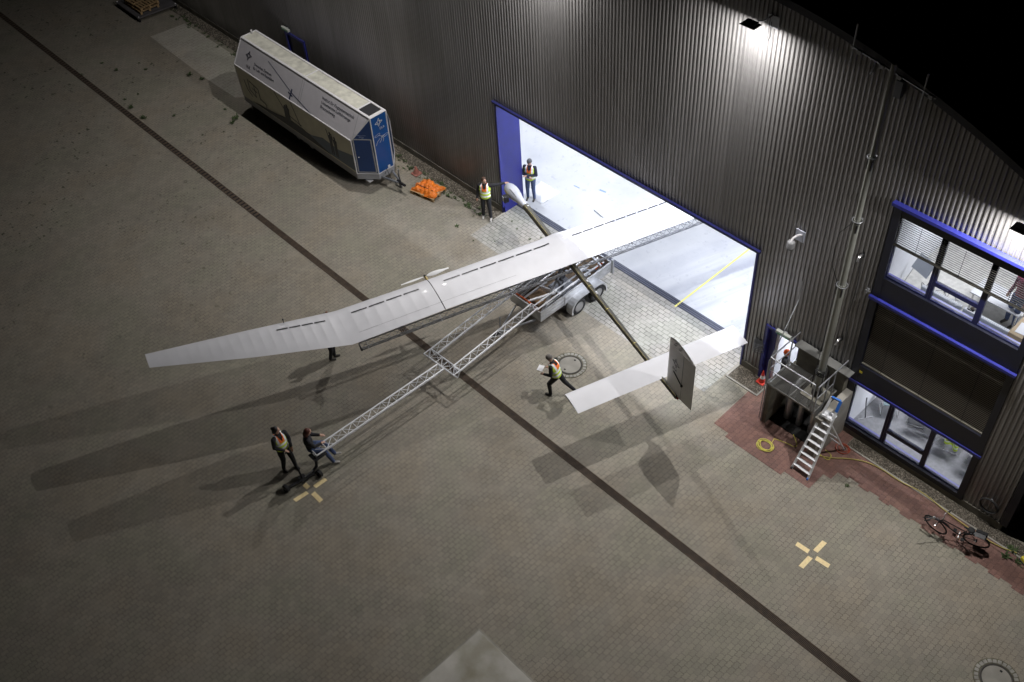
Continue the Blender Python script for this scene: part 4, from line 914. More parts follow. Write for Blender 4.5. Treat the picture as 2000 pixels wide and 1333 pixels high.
# ================================================================ SHAFT, PLATFORM, MAST
sh = thing('concrete_shaft', (8.2, -.8, 0), 'low concrete shaft open to the front beneath the grated platform', 'concrete shaft')
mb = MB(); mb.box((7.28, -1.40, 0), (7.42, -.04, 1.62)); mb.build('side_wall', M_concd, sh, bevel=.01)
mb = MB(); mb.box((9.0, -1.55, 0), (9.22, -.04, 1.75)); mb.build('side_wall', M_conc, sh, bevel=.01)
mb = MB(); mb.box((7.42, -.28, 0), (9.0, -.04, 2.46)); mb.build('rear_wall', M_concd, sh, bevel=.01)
MB().box((7.42, -1.2, .0), (9.0, -.28, .03)).build('shaft_floor', M_darkhole, sh)  # floor coloured near-black in place of the shade in the shaft
mb = MB(); mb.box((7.30, -.34, 2.46), (9.12, -.045, 2.50)); mb.build('rear_grating', mat('grating_galv', (0.22, 0.22, 0.21), .5, .6, var=.1), sh)
mb = MB()
for x in (7.75, 8.15, 8.6): mb.tube([(x, -.75, .0), (x, -.75, 1.0), (x, -.6, 1.3), (x, -.3, 1.4)], .12 if x != 8.15 else .09, 12)
mb.build('duct_pipe', M_alud, sh, smooth=True)
pf = thing('platform', (8.05, -.8, 1.7), 'galvanised grated platform with railings around the mast foot', 'platform')
M_gr = MT['grating_galv']; PXA, PXB, PYA, PYB, PZ = 7.25, 8.85, -1.42, -.30, 1.72
mb = MB(); n = 42
for k in range(n + 1):
    x = PXA + (PXB - PXA) * k / n; mb.box((x - .002, PYA, PZ - .03), (x + .002, PYB, PZ))
for k in range(31):
    y = PYA + (PYB - PYA) * k / 30; mb.box((PXA, y - .002, PZ - .012), (PXB, y + .002, PZ + .001))
mb.build('grating', M_gr, pf)
mb = MB()
for a, b in [((PXA, PYA), (PXB, PYA)), ((PXA, PYB), (PXB, PYB)), ((PXA, PYA), (PXA, PYB)), ((PXB, PYA), (PXB, PYB)), ((8.02, PYA), (8.02, PYB))]: mb.beam((*a, PZ - .03), (*b, PZ - .03), .02, .07)
mb.build('edge_frame', M_gr, pf)
MB().box((8.18, -1.12, PZ), (8.84, -.5, PZ + .03)).build('cover_plate', M_concd, pf)
def railing(a, b, posts, gate=False):
    mb = MB(); a = V(a); b = V(b)
    mb.tube([a + V((0, 0, 1.05)), b + V((0, 0, 1.05))], .022, 8); mb.tube([a + V((0, 0, .55)), b + V((0, 0, .55))], .016, 8)
    for t_ in posts: p = a.lerp(b, t_); mb.tube([p + V((0, 0, -.05)), p + V((0, 0, 1.05))], .022, 8)
    mb.build('railing', M_galv, pf, smooth=True)
railing((PXA, PYA, PZ), (PXB - .12, PYA, PZ), (0, 1)); railing((PXA, PYA, PZ), (PXA, -.06, PZ), (0.02, .75)); railing((PXB, PYA, PZ), (PXB, -.62, PZ), (0, .6, 1)); 
MB().tube([(PXB, -.62, PZ + 1.05), (PXB, -.05, PZ + 1.05)], .022, 8).build('railing', M_galv, pf)
for y in (PYA + .02,): MB().tube([(PXA + .02, y, 0), (PXA + .02, y, PZ)], .03, 8).build('corner_post', M_galv, pf)
ma = thing('telescopic_mast', (8.5, -.82, 1.75), 'tall grey telescopic mast rising along the cladding above the platform', 'mast')
MX, MY = 8.52, -.82
for k, (z0, z1, r) in enumerate([(1.75, 5.9, .105), (5.9, 8.05, .088), (8.05, 9.9, .073), (9.9, 12.3, .060)]):
    MB().tube([(MX, MY, z0 + (.01 if k else 0)), (MX, MY, z1 + .1)], r, 24).build('mast_section', mat('mast_grey', (0.22, 0.225, 0.20), .4, .3, var=.08), ma, smooth=True)
for z, r in ((5.98, .14), (8.12, .125), (9.98, .11)):
    MB().torus((MX, MY, z), (0, 0, 1), r, .014, 28, 6).build('guy_ring', M_galv, ma, smooth=True)
    mb = MB()
    for a in (200, 320, 80): e = V((math.cos(R_(a)), math.sin(R_(a)), 0)); mb.beam(V((MX, MY, z - .1)) + e * (r - .06), V((MX, MY, z)) + e * (r + .03), .03, .02); mb.beam(V((MX, MY, z - .35)) + e * (r - .05), V((MX, MY, z - .1)) + e * (r - .04), .06, .03)
    mb.build('ring_bracket', M_fix, ma)
MB().tube([(MX, MY, 1.75), (MX, MY, 1.98)], .145, 24).build('mast_foot', M_rub, ma, smooth=True)
MB().tube([(MX, MY, 1.98), (MX, MY, 2.75)], .125, 24).build('mast_collar', MT['mast_grey'], ma, smooth=True)
mb = MB()
for k in range(4): mb.torus((MX, MY, 2.6 + .07 * k), (.05, .03, 1), .138, .014, 24, 6)
mb.build('coiled_cable', M_rub, ma)
mb = MB()
for a in (30, 120, 230, 320): e = V((math.cos(R_(a)), math.sin(R_(a)), 0)); mb.tube([V((MX, MY, 2.05)) + e * .2, V((MX, MY, 2.78)) + e * .19], .018, 6)
mb.build('spring_strut', M_fix, ma)
MB().tube([(MX - .15, MY, 7.9), (MX - .38, MY, 7.5), (MX - .45, MY + .05, 6.9), (MX - .38, MY, 6.4), (MX - .16, MY, 6.0), (MX - .15, MY, 4.0), (MX - .17, MY, 2.8)], .010, 5).build('mast_cable', M_rub, ma)
for z, a in ((7.0, 3.4),): pass
t = MB().tube([(8.50, -.045, 6.35), (8.56, -.05, 5.5), (8.52, -.05, 4.4), (8.60, -.05, 3.4), (8.64, -.05, 2.55)], .012, 5).build('hanging_cable', M_rub, None, org=(8.5, -.04, 2.55)); setp(t, 'thin black cable hanging from the upper bent pipe down the cladding', 'cable')
t = MB().tube([(7.22, -1.44, .1), (7.22, -1.44, 2.6), (7.2, -1.0, 3.2), (7.0, -.06, 3.9), (6.98, -.05, 4.6)], .014, 6).build('conduit', M_galv, None, org=(7.22, -1.44, 0)); setp(t, 'thin steel conduit running up the platform corner to the cladding', 'conduit')
# ladder
ldr = thing('step_ladder', (9.3, -1.3, 0), 'tall aluminium stepladder with blue top leaning open at the shaft', 'ladder')
FA, FB = V((8.98, -2.20, 0)), V((9.54, -2.22, 0)); TA, TB = V((9.16, -1.18, 2.42)), V((9.44, -1.18, 2.46)); BA, BB = V((9.05, -.60, 0)), V((9.66, -.62, 0))
for a, b in ((FA, TA), (FB, TB)): MB().beam(a, b, .03, .07, up=V((1, 0, 0))).build('front_rail', M_alu, ldr)
for a, b in ((BA, TA.lerp(FA, .28)), (BB, TB.lerp(FB, .28))): MB().beam(a, b, .03, .05, up=V((1, 0, 0))).build('rear_leg', M_alu, ldr)
for k in range(9):
    t_ = .07 + k * .088; a = FA.lerp(TA, t_); b = FB.lerp(TB, t_); MB().obox((a + b) / 2, (b - a) / 2, V((0, .045, 0)), V((0, 0, .012))).build('step', M_alu, ldr)
a = FA.lerp(TA, .76); b = FB.lerp(TB, .76); MB().obox((a + b) / 2 + V((0, .09, 0)), (b - a) * .5, V((0, .14, 0)), V((0, 0, .014))).build('top_platform', M_alu, ldr)
M_lblue = mat('ladder_blue', (0.03, 0.14, 0.50), .5)
mb = MB(); mb.beam(TA, TB, .06, .05); mb.beam(TB, TB.lerp(FB, .13), .045, .08, up=V((1, 0, 0))); mb.build('blue_cap', M_lblue, ldr)
for p in (FA, FB, BA, BB): MB().obox(p + V((0, 0, .03)), V((.025, 0, 0)), V((0, .04, 0)), V((0, 0, .03))).build('rubber_foot', M_lblue if p is FB else M_rub, ldr)
for t_ in (.25, .5): a = BA.lerp(TA.lerp(FA, .28), t_ - .1); b = BB.lerp(TB.lerp(FB, .28), t_ - .1); MB().beam(a, b, .02, .05).build('cross_bar', M_alu, ldr)

# cone
t = thing('traffic_cone', (6.36, -.16, 0), 'red and white traffic cone standing at the side door', 'cone')
MB().box((6.22, -.30, 0.02), (6.50, -.02, .05)).build('cone_base', mat('cone_red', (0.60, 0.04, 0.02), .5), t, bevel=.01)
for k, (a, b) in enumerate([(0.05, .20), (.20, .32), (.32, .52)]):
    r = lambda z: .115 - .19 * z
    MB().tube([(6.36, -.16, a), (6.36, -.16, b)], [r(a), r(b)], 20).build('cone_body' if k != 1 else 'reflective_band', MT['cone_red'] if k != 1 else mat('band_white', (.8, .8, .8), .3), t, smooth=True)
t = thing('marker_cone', (-9.6, -.72, 0), 'small faded pinkish marker cone in the weeds beside the trailer front', 'cone')
MB().box((-9.76, -.88, 0.01), (-9.44, -.56, .05)).build('cone_base', mat('faded_pink', (0.33, 0.13, 0.10), .7), t, bevel=.01)
MB().tube([(-9.6, -.72, .05), (-9.6, -.72, .16), (-9.6, -.72, .34)], [.13, .09, .035], 16).build('cone_body', MT['faded_pink'], t, smooth=True)

# hoses
M_yel = mat('yellow_hose', (0.50, 0.42, 0.12), .5)
def gp(pts, z=.02): return [V((G(*p).x, G(*p).y, z)) for p in pts]
def smoothp(pts, it=2):
    pts = [V(p) for p in pts]
    for _ in range(it):
        q = [pts[0]]
        for a, b in zip(pts[:-1], pts[1:]): q += [a.lerp(b, .25), a.lerp(b, .75)]
        q.append(pts[-1]); pts = q
    return pts
mb = MB(); pts = []
for k in range(120):
    a = k / 120 * 2 * math.pi * 5.2; r = .20 + .035 * math.sin(a * .37) + .02 * math.sin(a * 2.1); pts.append(V((7.96 + r * 1.05 * math.cos(a), -2.08 + r * math.sin(a) * .95, .02 + .006 * (k // 23))))
pts += smoothp(gp([(1512, 858), (1540, 868), (1553, 876), (1557, 868), (1549, 850)]), 2); mb.tube(pts, .012, 6); t = mb.build('garden_hose', mat('bright_yellow_hose', (0.58, 0.52, 0.10), .5), None, smooth=True, org=(7.96, -2.08, 0)); setp(t, 'coiled yellow hose lying on red paving before the shaft', 'hose')
mb = MB(); mb.tube(smoothp(gp([(1600, 892), (1622, 897), (1650, 897), (1690, 903), (1722, 918), (1760, 945), (1800, 962), (1845, 1000), (1900, 1040), (1950, 1070), (1985, 1082)], .045)), .014, 6); t = mb.build('water_hose', M_yel, None, smooth=True, org=(9.3, -1.28, 0)); setp(t, 'long tan hose running along the pebble strip to the picture edge', 'hose')
mb = MB(); pts = []
for k in range(70):
    a = k / 70 * 2 * math.pi * 3.3; r = .17 + .05 * math.sin(a * .45); pts.append(V((9.62 + r * math.cos(a), -.62 + r * .9 * math.sin(a), .02 + .01 * (k // 20))))
mb.tube(pts, .009, 5); t = mb.build('extension_cable', mat('red_cable', (0.42, 0.07, 0.03), .5), None, org=(9.6, -.62, 0)); setp(t, 'tangled orange-red cable coiled at the rear feet of the stepladder', 'cable')
mb = MB(); mb.tube(smoothp(gp([(1612, 880), (1625, 890), (1618, 902), (1600, 888)]), 2), .012, 5); t = mb.build('garden_hose', MT['bright_yellow_hose'], None, org=(9.4, -1.2, 0)); setp(t, 'short yellow hose end curled under the stepladder', 'hose')

# kerb block at right edge
t = thing('barrier_block', (15.1, -.55, 0), 'bright yellow barrier block cut by the right picture edge', 'barrier')
MB().prism([(15.02, -.50, .0), (15.7, -.80, .0), (15.76, -.64, .0), (15.08, -.34, .0)], (0, 0, .16)).build('block', mat('yellow_plastic', (0.70, 0.60, 0.04), .5, var=.08), t, bevel=.02)
MB().prism([(15.0, -.52, .0), (15.72, -.83, .0), (15.78, -.62, .0), (15.06, -.32, .0)], (0, 0, .05)).build('foot', M_rub, t)

# ================================================================ PALLETS AND TARP
M_wood = mat('pallet_wood', (0.36, 0.24, 0.12), .8, var=.3, vscale=7)
def pallet(x, y, z, rz, label, L=1.2, B=.8):
    t = thing('wooden_pallet', (x, y, z), label, 'pallet')
    R2 = Matrix.Rotation(rz, 3, 'Z')
    def bx(cx, cy, cz, hx, hy, hz, nm):
        c = V((x, y, z)) + R2 @ V((cx, cy, cz)); MB().obox(c, R2 @ V((hx, 0, 0)), R2 @ V((0, hy, 0)), V((0, 0, hz))).build(nm, M_wood, t, bevel=.004)
    for k in range(3): bx(0, -B / 2 + .05 + k * (B / 2 - .05), .012, L / 2, .05, .011, 'runner')
    for k in range(3):
        for j in range(3): bx(-L / 2 + .07 + j * (L / 2 - .07), -B / 2 + .05 + k * (B / 2 - .05), .062, .07, .05, .038, 'block')
    for k in range(3): bx(-L / 2 + .07 + k * (L / 2 - .07), 0, .111, .06, B / 2, .011, 'cross_board')
    n = 7
    for k in range(n): bx(0, -B / 2 + .05 + k * (B - .1) / (n - 1), .133, L / 2, .045, .011, 'deck_board')
    return t
t = thing('flat_platform', (-29.5, -1.2, 0), 'large dark low platform at the top edge of the picture', 'platform')
a, b, c_ = G(225, 4, .25), G(270, 36, .25), G(346, 8, .25); d = a + (c_ - b)
def qd(p): return V((p.x, p.y, .19))
MB().prism([qd(a), qd(b), qd(c_), qd(d)], (0, 0, .06)).build('deck', mat('dark_deck', (0.10, 0.095, 0.10), .6, var=.2, vscale=3), t, bevel=.01)
for p in (a, b, c_, d):
    q = V((p.x, p.y, .19)).lerp((qd(a) + qd(c_)) / 2, .06); MB().tube([q - V((0, 0, .19)), q], .05, 8).build('foot', M_fix, t); MB().sph(q + V((0, 0, .065)), .035, 8, 6).build('corner_cap', M_trim, t)
pallet(-29.1, -1.45, .25, 0.0, 'lower timber pallet on the dark platform top left', 1.5, 1.0)
pallet(-29.1, -1.42, .40, 0.04, 'upper timber pallet stacked on the dark platform top left', 1.5, 1.0)
pallet(-8.42, -1.12, 0, R_(12), 'grey timber pallet carrying the orange tarpaulin', 1.1, .85)
# crumpled tarpaulin
random.seed(5)
def tz(u, v):
    e = min(u, 1 - u, v, 1 - v)
    h = .16 + .10 * math.sin(min(1, e * 4) * math.pi / 2)
    h += .035 * math.sin(9 * u + 5 * v) + .03 * math.sin(17 * v - 6 * u + 1) + .02 * math.sin(31 * u + 13 * v) + random.uniform(-.012, .012)
    if e < .02: h = .13
    return h
def tp(u, v):
    c, s = math.cos(R_(12)), math.sin(R_(12)); x = (u - .5) * 1.06 + .03 * math.sin(9 * v); y = (v - .5) * .80 + .03 * math.sin(7 * u)
    return V((-8.42 + x * c - y * s, -1.12 + x * s + y * c, tz(u, v)))
mb = MB(); mb.grid(tp, 34, 28); t = mb.build('tarpaulin', mat('orange_tarp', (0.78, 0.20, 0.02), .45, var=.25, vscale=6), None, org=(-8.42, -1.12, .15), fix=False); setp(t, 'crumpled orange tarpaulin heaped on a pallet before the trailer drawbar', 'tarpaulin')
t.modifiers.new('s', 'SOLIDIFY').thickness = .01
for k, (u, v) in enumerate([(.25, .3), (.5, .25), (.35, .55)]):
    pass
mb = MB(); mb.tube([tp(.1, .35) + V((0, 0, .02)), tp(.4, .4) + V((0, 0, .02)), tp(.8, .3) + V((0, 0, .02)), tp(.98, .5)], .012, 5); t = mb.build('tie_rope', M_rub, None, org=tp(.4, .4)); setp(t, 'black rope lying across the orange tarpaulin', 'rope')

# ================================================================ BICYCLE
bk = thing('bicycle', (13.4, -1.0, 0), 'black city bicycle parked on the red paving beside the wall', 'bicycle')
RW = V((13.95, -.93, .35)); FW = V((12.93, -1.22, .35)); ax = (FW - RW).normalized(); sd = V((-ax.y, ax.x, 0)); lean = V((0, 0, 1))
M_bk = mat('bike_black', (0.02, 0.02, 0.022), .35, .2); M_chr = mat('chrome', (.6, .6, .6), .2, .9)
def bikewheel(c, d):
    mb = MB(); mb.torus(c, d, .335, .018, 40, 8); tw = mb.build('wheel', M_rub, bk, smooth=True)
    MB().torus(c, d, .312, .010, 40, 6).build('rim', M_bk, tw, smooth=True)
    mb = MB(); x, y, _ = frame(d)
    for k in range(16):
        a = 2 * math.pi * k / 16; mb.tube([c + d * .02 * (-1) ** k, c + (x * math.cos(a) + y * math.sin(a)) * .31], .0022, 4)
    mb.build('spokes', M_rig, tw); MB().tube([c - d * .05, c + d * .05], .022, 10).build('hub', M_chr, tw)
    mb = MB(); rings = []
    for k in range(13):
        a = R_(20 + 11 * k); e = ax * math.cos(a) * .37 + V((0, 0, .37 * math.sin(a))); rings.append([c + e - d * .03, c + e * 1.02, c + e + d * .03])
    mb.loft(rings, cap=False, close=False); mb.build('mudguard', M_bk, bk, fix=False)
bikewheel(RW, sd); bikewheel(FW, (sd + ax * .35).normalized())
BBk = RW + ax * .44 - V((0, 0, .06)); ST_ = RW + ax * .30 + V((0, 0, .42)); HT = FW - ax * .12 + V((0, 0, .50)); HB_ = FW - ax * .07 + V((0, 0, .36))
mb = MB()
for a, b, r in [(BBk, ST_, .016), (BBk, HB_, .018), (ST_ - V((0, 0, .12)), HT, .014), (RW, BBk, .010), (RW, ST_, .009), (HB_, HT, .02), (HB_, FW, .013)]: mb.tube([a, b], r, 8)
mb.build('frame', M_bk, bk, smooth=True)
sp_ = ST_ + V((0, 0, .14)) - ax * .04; MB().tube([ST_, sp_], .013, 8).build('seat_post', M_chr, bk)
mb = MB(); mb.sph(sp_ - ax * .04, (.10, .085, .035), 12, 8); mb.cone(sp_, sp_ + ax * .14, .035, .018, 8, ball=True); mb.build('saddle', M_rub, bk, smooth=True)
hs = HT + V((0, 0, .12)); g1 = V((12.72, -1.58, 1.02)); g2 = V((13.06, -.90, 1.0)); MB().tube([HT, hs], .013, 8).build('stem', M_chr, bk)
MB().tube([g1, g1.lerp(hs, .55) + V((0, 0, .03)) + ax * .05, hs, g2.lerp(hs, .55) + V((0, 0, .03)) + ax * .05, g2], .012, 8).build('handlebar', M_chr, bk, smooth=True)
for g_, o_ in ((g1, g2), (g2, g1)): MB().tube([g_, g_.lerp(hs, .3)], .018, 8).build('grip', M_rub, bk)
mb = MB(); mb.tube([BBk - sd * .09 + V((0, 0, 0)), BBk + sd * .09], .012, 6); mb.tube([BBk - sd * .09, BBk - sd * .09 + ax * .12 - V((0, 0, .12))], .01, 6); mb.tube([BBk + sd * .09, BBk + sd * .09 - ax * .12 + V((0, 0, .12))], .01, 6); mb.build('crank', M_chr, bk)
for s_ in (-1, 1): c_ = BBk + sd * .14 * s_ + (ax * .12 - V((0, 0, .12))) * (-s_); MB().obox(c_, ax * .045, sd * .045, V((0, 0, .01))).build('pedal', M_rub, bk)
rk = RW + V((0, 0, .40)); MB().obox(rk, ax * .16, sd * .06, V((0, 0, .008))).build('luggage_rack', M_bk, bk)
MB().obox(rk - ax * .05 - sd * .12 - V((0, 0, .14)), ax * .15, sd * .05, V((0, 0, .14))).build('pannier', M_rub, bk, bevel=.02)
MB().tube([BBk, BBk + sd * .16 - V((0, 0, .28))], .009, 6).build('kick_stand', M_chr, bk)
MB().sph(FW + V((0, 0, .42)) + ax * .10, .045, 10, 8).build('front_light', M_chr, bk)
MB().sph(BBk + sd * .10 - ax * .05, .018, 8, 6).build('reflector', mat('amber', (.8, .45, .05), .3), bk)

_lean = Matrix.Translation(RW - V((0, 0, .35)) - ORG[bk.name]) @ Matrix.Rotation(R_(15), 4, -ax) @ Matrix.Translation(-(RW - V((0, 0, .35)) - ORG[bk.name]))
def _ln(o_):
    for c_ in o_.children:
        if c_.data: c_.data.transform(_lean)
        _ln(c_)
_ln(bk)
# ================================================================ DOLLY UNDER THE TRUSS END
dl = thing('wheeled_dolly', (-.78, -12.3, 0), 'black two-wheeled dolly with long pull handle carrying the truss end', 'dolly')
mb = MB(); mb.beam((-.80, -12.88, .16), (-.66, -12.00, .16), .09, .07); mb.build('axle_beam', M_fix, dl, bevel=.01)
for c in (V((-.86, -12.95, .13)), V((-.60, -11.95, .13))): wheel(dl, c, (.13, -.99, 0) if c.y < -12.5 else (-.13, .99, 0), r=.13, w_=.10, rim=.06)
MB().tube([(-.77, -12.42, .17), (-1.26, -12.36, .98)], .028, 10).build('pull_handle', M_fix, dl, smooth=True)
MB().tube([(-1.24, -12.50, 1.0), (-1.28, -12.22, .98)], .018, 8).build('handle_grip', M_rub, dl)
mb = MB(); mb.tube([(-.74, -12.1, .17), (-.75, -11.90, .30), (-.76, -11.84, .70)], .045, 8); mb.build('support_post', M_fix, dl, smooth=True)
mb = MB(); mb.beam((-.74, -12.35, .2), (-.74, -12.05, .24), .03, .03); mb.tube([(-.72, -12.3, .22), (-.70, -12.1, .30)], .012, 6); mb.build('spring', M_galv, dl)
MB().box((-.90, -12.52, .12), (-.64, -12.30, .20)).build('turntable', M_fix, dl, bevel=.01)
MB().box((-.92, -11.98, .70), (-.58, -11.55, .735)).build('truss_seat', M_fix, dl)
# ================================================================ PEOPLE
M_hand = mat('skin', (0.50, 0.30, 0.22), .5)
M_black = mat('black_cloth', (0.018, 0.018, 0.022), .85, var=.3, vscale=20)
M_navy = mat('navy_cloth', (0.025, 0.028, 0.05), .85, var=.3, vscale=20)
M_jeans = mat('blue_jeans', (0.07, 0.10, 0.20), .85, var=.3, vscale=18)
M_shoe = mat('shoe', (0.05, 0.045, 0.04), .6)
M_shoel = mat('pale_shoe', (0.45, 0.43, 0.40), .6)
M_hairb = mat('brown_hair', (0.05, 0.028, 0.018), .6)
M_eye = mat('eye_dark', (0.02, 0.015, 0.015), .3)
M_lip = mat('lips', (0.32, 0.12, 0.10), .5)
M_hiv = mat('vest_yellow', (0.68, 0.90, 0.08), .7, emit=(0.5, 0.75, 0.05), es=0.0)
M_hio = mat('vest_orange', (0.95, 0.20, 0.03), .7)
M_refl = mat('vest_reflective', (0.97, 0.98, 1.0), .35)
def remeshed(mb, vox, name):
    me = bpy.data.meshes.new(name); me.from_pydata(mb.v, [], mb.f); me.update()
    bm = bmesh.new(); bm.from_mesh(me); bmesh.ops.recalc_face_normals(bm, faces=bm.faces); bm.to_mesh(me); bm.free()
    o = bpy.data.objects.new(name, me); COL.objects.link(o)
    r = o.modifiers.new('r', 'REMESH'); r.mode = 'VOXEL'; r.voxel_size = vox; r.use_smooth_shade = True
    s = o.modifiers.new('s', 'SMOOTH'); s.factor = .5; s.iterations = 3
    dg = bpy.context.evaluated_depsgraph_get(); dg.update()
    m2 = bpy.data.meshes.new_from_object(o.evaluated_get(dg)); m2.name = name
    bpy.data.objects.remove(o); bpy.data.meshes.remove(me); return m2
def dseg(p, a, b):
    ab = b - a; t = max(0, min(1, (p - a).dot(ab) / max(1e-9, ab.dot(ab)))); return (p - (a + ab * t)).length
def person(label, pos, face, J, top, legs, shoe, hair=None, vest=False, hat=None, ponytail=False, scale=1.0, group='people working around the aircraft', headdir=None, glove=None):
    """J: local joints (forward, left, up) in metres; face: heading in degrees"""
    pos = V(pos); t = thing('person', pos, label, 'person', group)
    f = V((math.cos(R_(face)), math.sin(R_(face)), 0)); l = V((-f.y, f.x, 0))
    D = dict(pelvis=(0, 0, .96), chest=(0, 0, 1.28), neck=(0, 0, 1.49), head=(.02, 0, 1.66), shL=(0, .19, 1.43), shR=(0, -.19, 1.43), elL=(-.02, .25, 1.14), elR=(-.02, -.25, 1.14),
             wrL=(.08, .27, .90), wrR=(.08, -.27, .90), hiL=(0, .10, .92), hiR=(0, -.10, .92), knL=(.03, .11, .50), knR=(.03, -.11, .50), anL=(0, .12, .09), anR=(0, -.12, .09))
    D.update(J); Q = {k: pos + (f * v[0] + l * v[1] + V((0, 0, v[2]))) * scale for k, v in D.items()}
    hd = V(headdir) if headdir else V((1, 0, 0)); hd = (f * hd.x + l * hd.y + V((0, 0, hd.z))).normalized()
    hup = (Q['head'] - Q['neck']).normalized(); hup = (hup * .6 + V((0, 0, 1)) * .6).normalized(); hup = (hup - hd * hup.dot(hd)).normalized(); hl = hup.cross(hd)
    HR_ = Matrix((hd, hl, hup)).transposed()
    H = Q['head']; s = scale
    mb = MB()
    spine = (Q['neck'] - Q['pelvis']).normalized(); sh = (Q['shL'] - Q['shR']).normalized(); sh = (sh - spine * sh.dot(spine)).normalized(); fr = sh.cross(spine)
    TR = Matrix((fr, sh, spine)).transposed()
    mb.sph(Q['pelvis'], V((.125, .178, .14)) * s, 14, 10, rot=TR); mb.sph(Q['pelvis'].lerp(Q['chest'], .5), V((.125, .165, .17)) * s, 14, 10, rot=TR)
    mb.sph(Q['chest'], V((.135, .195, .17)) * s, 14, 10, rot=TR); mb.sph(Q['chest'].lerp(Q['neck'], .5), V((.11, .185, .11)) * s, 14, 10, rot=TR)
    mb.cone(Q['chest'].lerp(Q['neck'], .5), H, .058 * s, .05 * s, 12)
    bones = []
    for S_ in 'LR':
        mb.cone(Q['neck'].lerp(Q['sh' + S_], .5) - spine * .03, Q['sh' + S_], .066 * s, .066 * s, 12, ball=True)
        mb.cone(Q['sh' + S_], Q['el' + S_], .070 * s, .057 * s, 12, ball=True); mb.cone(Q['el' + S_], Q['wr' + S_], .055 * s, .040 * s, 12, ball=True)
        mb.cone(Q['hi' + S_], Q['kn' + S_], .102 * s, .075 * s, 14, ball=True); mb.cone(Q['kn' + S_], Q['an' + S_], .073 * s, .054 * s, 12, ball=True)
        a = Q['an' + S_]; toe = D.get('to' + S_)
        td = (f * toe[0] + l * toe[1] + V((0, 0, toe[2]))).normalized() if toe else f
        z = V((0, 0, -.045)) * s
        mb.sph(a + z + td * .0, V((.05, .045, .045)) * s, 10, 6); mb.cone(a + z, a + z + td * .15 * s + V((0, 0, -.008)), .044 * s, .038 * s, 10, ball=True)
        bones += [('top', Q['sh' + S_], Q['el' + S_], .06), ('top', Q['el' + S_], Q['wr' + S_] + (Q['el' + S_] - Q['wr' + S_]).normalized() * .03, .04), ('legs', Q['hi' + S_], Q['kn' + S_], .085), ('legs', Q['kn' + S_], Q['an' + S_] + V((0, 0, .03)), .055), ('shoe', a + z, a + z + td * .16 * s, .045)]
        # hand: palm and five bent fingers
        w_ = Q['wr' + S_]; hdn = (w_ - Q['el' + S_]).normalized(); side = hdn.cross(spine); side = side.normalized() if side.length > .1 else sh; nrm = hdn.cross(side).normalized()
        palm = w_ + hdn * .05 * s; mb.obox(palm, hdn * .045 * s, side * .036 * s, nrm * .014 * s); sg = 1 if S_ == 'L' else -1
        for k in range(4):
            b0 = w_ + hdn * .085 * s + side * (-.027 + .018 * k) * s; Lf = (.062, .072, .068, .054)[k] * s; d1 = (hdn + nrm * .25).normalized(); d2 = (hdn + nrm * .9).normalized()
            mb.tube([b0, b0 + d1 * Lf * .5, b0 + d1 * Lf * .5 + d2 * Lf * .5], [.0095 * s, .009 * s, .0075 * s], 7)
        b0 = w_ + hdn * .03 * s + side * .034 * sg * s; d1 = (hdn * .7 + side * .7 * sg + nrm * .3).normalized(); mb.tube([b0, b0 + d1 * .035 * s, b0 + (d1 + hdn * .4).normalized() * .06 * s], [.012 * s, .011 * s, .009 * s], 7)
        bones += [('skin', w_ + hdn * .02, w_ + hdn * .16 * s, .03)]
    # head
    mb.sph(H, V((.095, .075, .115)) * s, 16, 12, rot=HR_); mb.sph(H + HR_ @ V((.02, 0, -.06)) * s, V((.065, .055, .06)) * s, 12, 8, rot=HR_)
    mb.sph(H + HR_ @ V((.098, 0, -.018)) * s, V((.02, .013, .022)) * s, 8, 6, rot=HR_)
    for q in (1, -1): mb.sph(H + HR_ @ V((0, .078 * q, -.01)) * s, V((.02, .010, .03)) * s, 8, 6, rot=HR_)
    bones += [('top', Q['pelvis'] + spine * .05, Q['neck'] - spine * .05, .14), ('top', Q['shL'], Q['shR'], .06), ('legs', Q['pelvis'], Q['pelvis'], .15), ('skin', H - hup * .09 * s, H + hup * .02, .09), ]
    me = remeshed(mb, .0125, 'person_body')
    order = ['top', 'legs', 'shoe', 'skin']; mats = [top, legs, shoe, M_hand, M_eye, M_lip]
    mi = []; eyes = [H + HR_ @ V((.088, .03 * q, .012)) * s for q in (1, -1)]; mouth = H + HR_ @ V((.092, 0, -.062)) * s
    for p in me.polygons:
        c = p.center; best = min(bones, key=lambda b_: dseg(c, b_[1], b_[2]) - b_[3]); k = order.index(best[0])
        if k == 3:
            if min((c - e).length for e in eyes) < .014: k = 4
            elif abs((c - mouth).dot(hup)) < .009 and (c - mouth).length < .03: k = 5
            elif glove: pass
        mi.append(k)
    for m in mats: me.materials.append(m)
    me.polygons.foreach_set('material_index', mi)
    me.transform(Matrix.Translation(-pos)); b_ = bpy.data.objects.new('body', me); COL.objects.link(b_); b_.parent = t; ORG[b_.name] = pos
    # hair or hat
    mb = MB(); hm = hair or M_hairb
    if hat:
        mb.sph(H + HR_ @ V((-.008, 0, .03)) * s, V((.112, .094, .108)) * s, 16, 12, rot=HR_); nm = 'beanie'; hm = hat
    else:
        mb.sph(H + HR_ @ V((-.022, 0, .022)) * s, V((.098, .090, .112)) * s, 16, 12, rot=HR_); nm = 'hair'
        if ponytail == 'long': mb.sph(H + HR_ @ V((-.05, 0, -.08)) * s, V((.085, .10, .13)) * s, 14, 10, rot=HR_)
        elif ponytail: mb.sph(H + HR_ @ V((-.10, .02, .06)) * s, .048 * s, 10, 8); mb.sph(H + HR_ @ V((-.06, 0, -.05)) * s, V((.06, .075, .08)) * s, 10, 8)
    me = remeshed(mb, .012, nm); cut = []
    bm = bmesh.new(); bm.from_mesh(me)
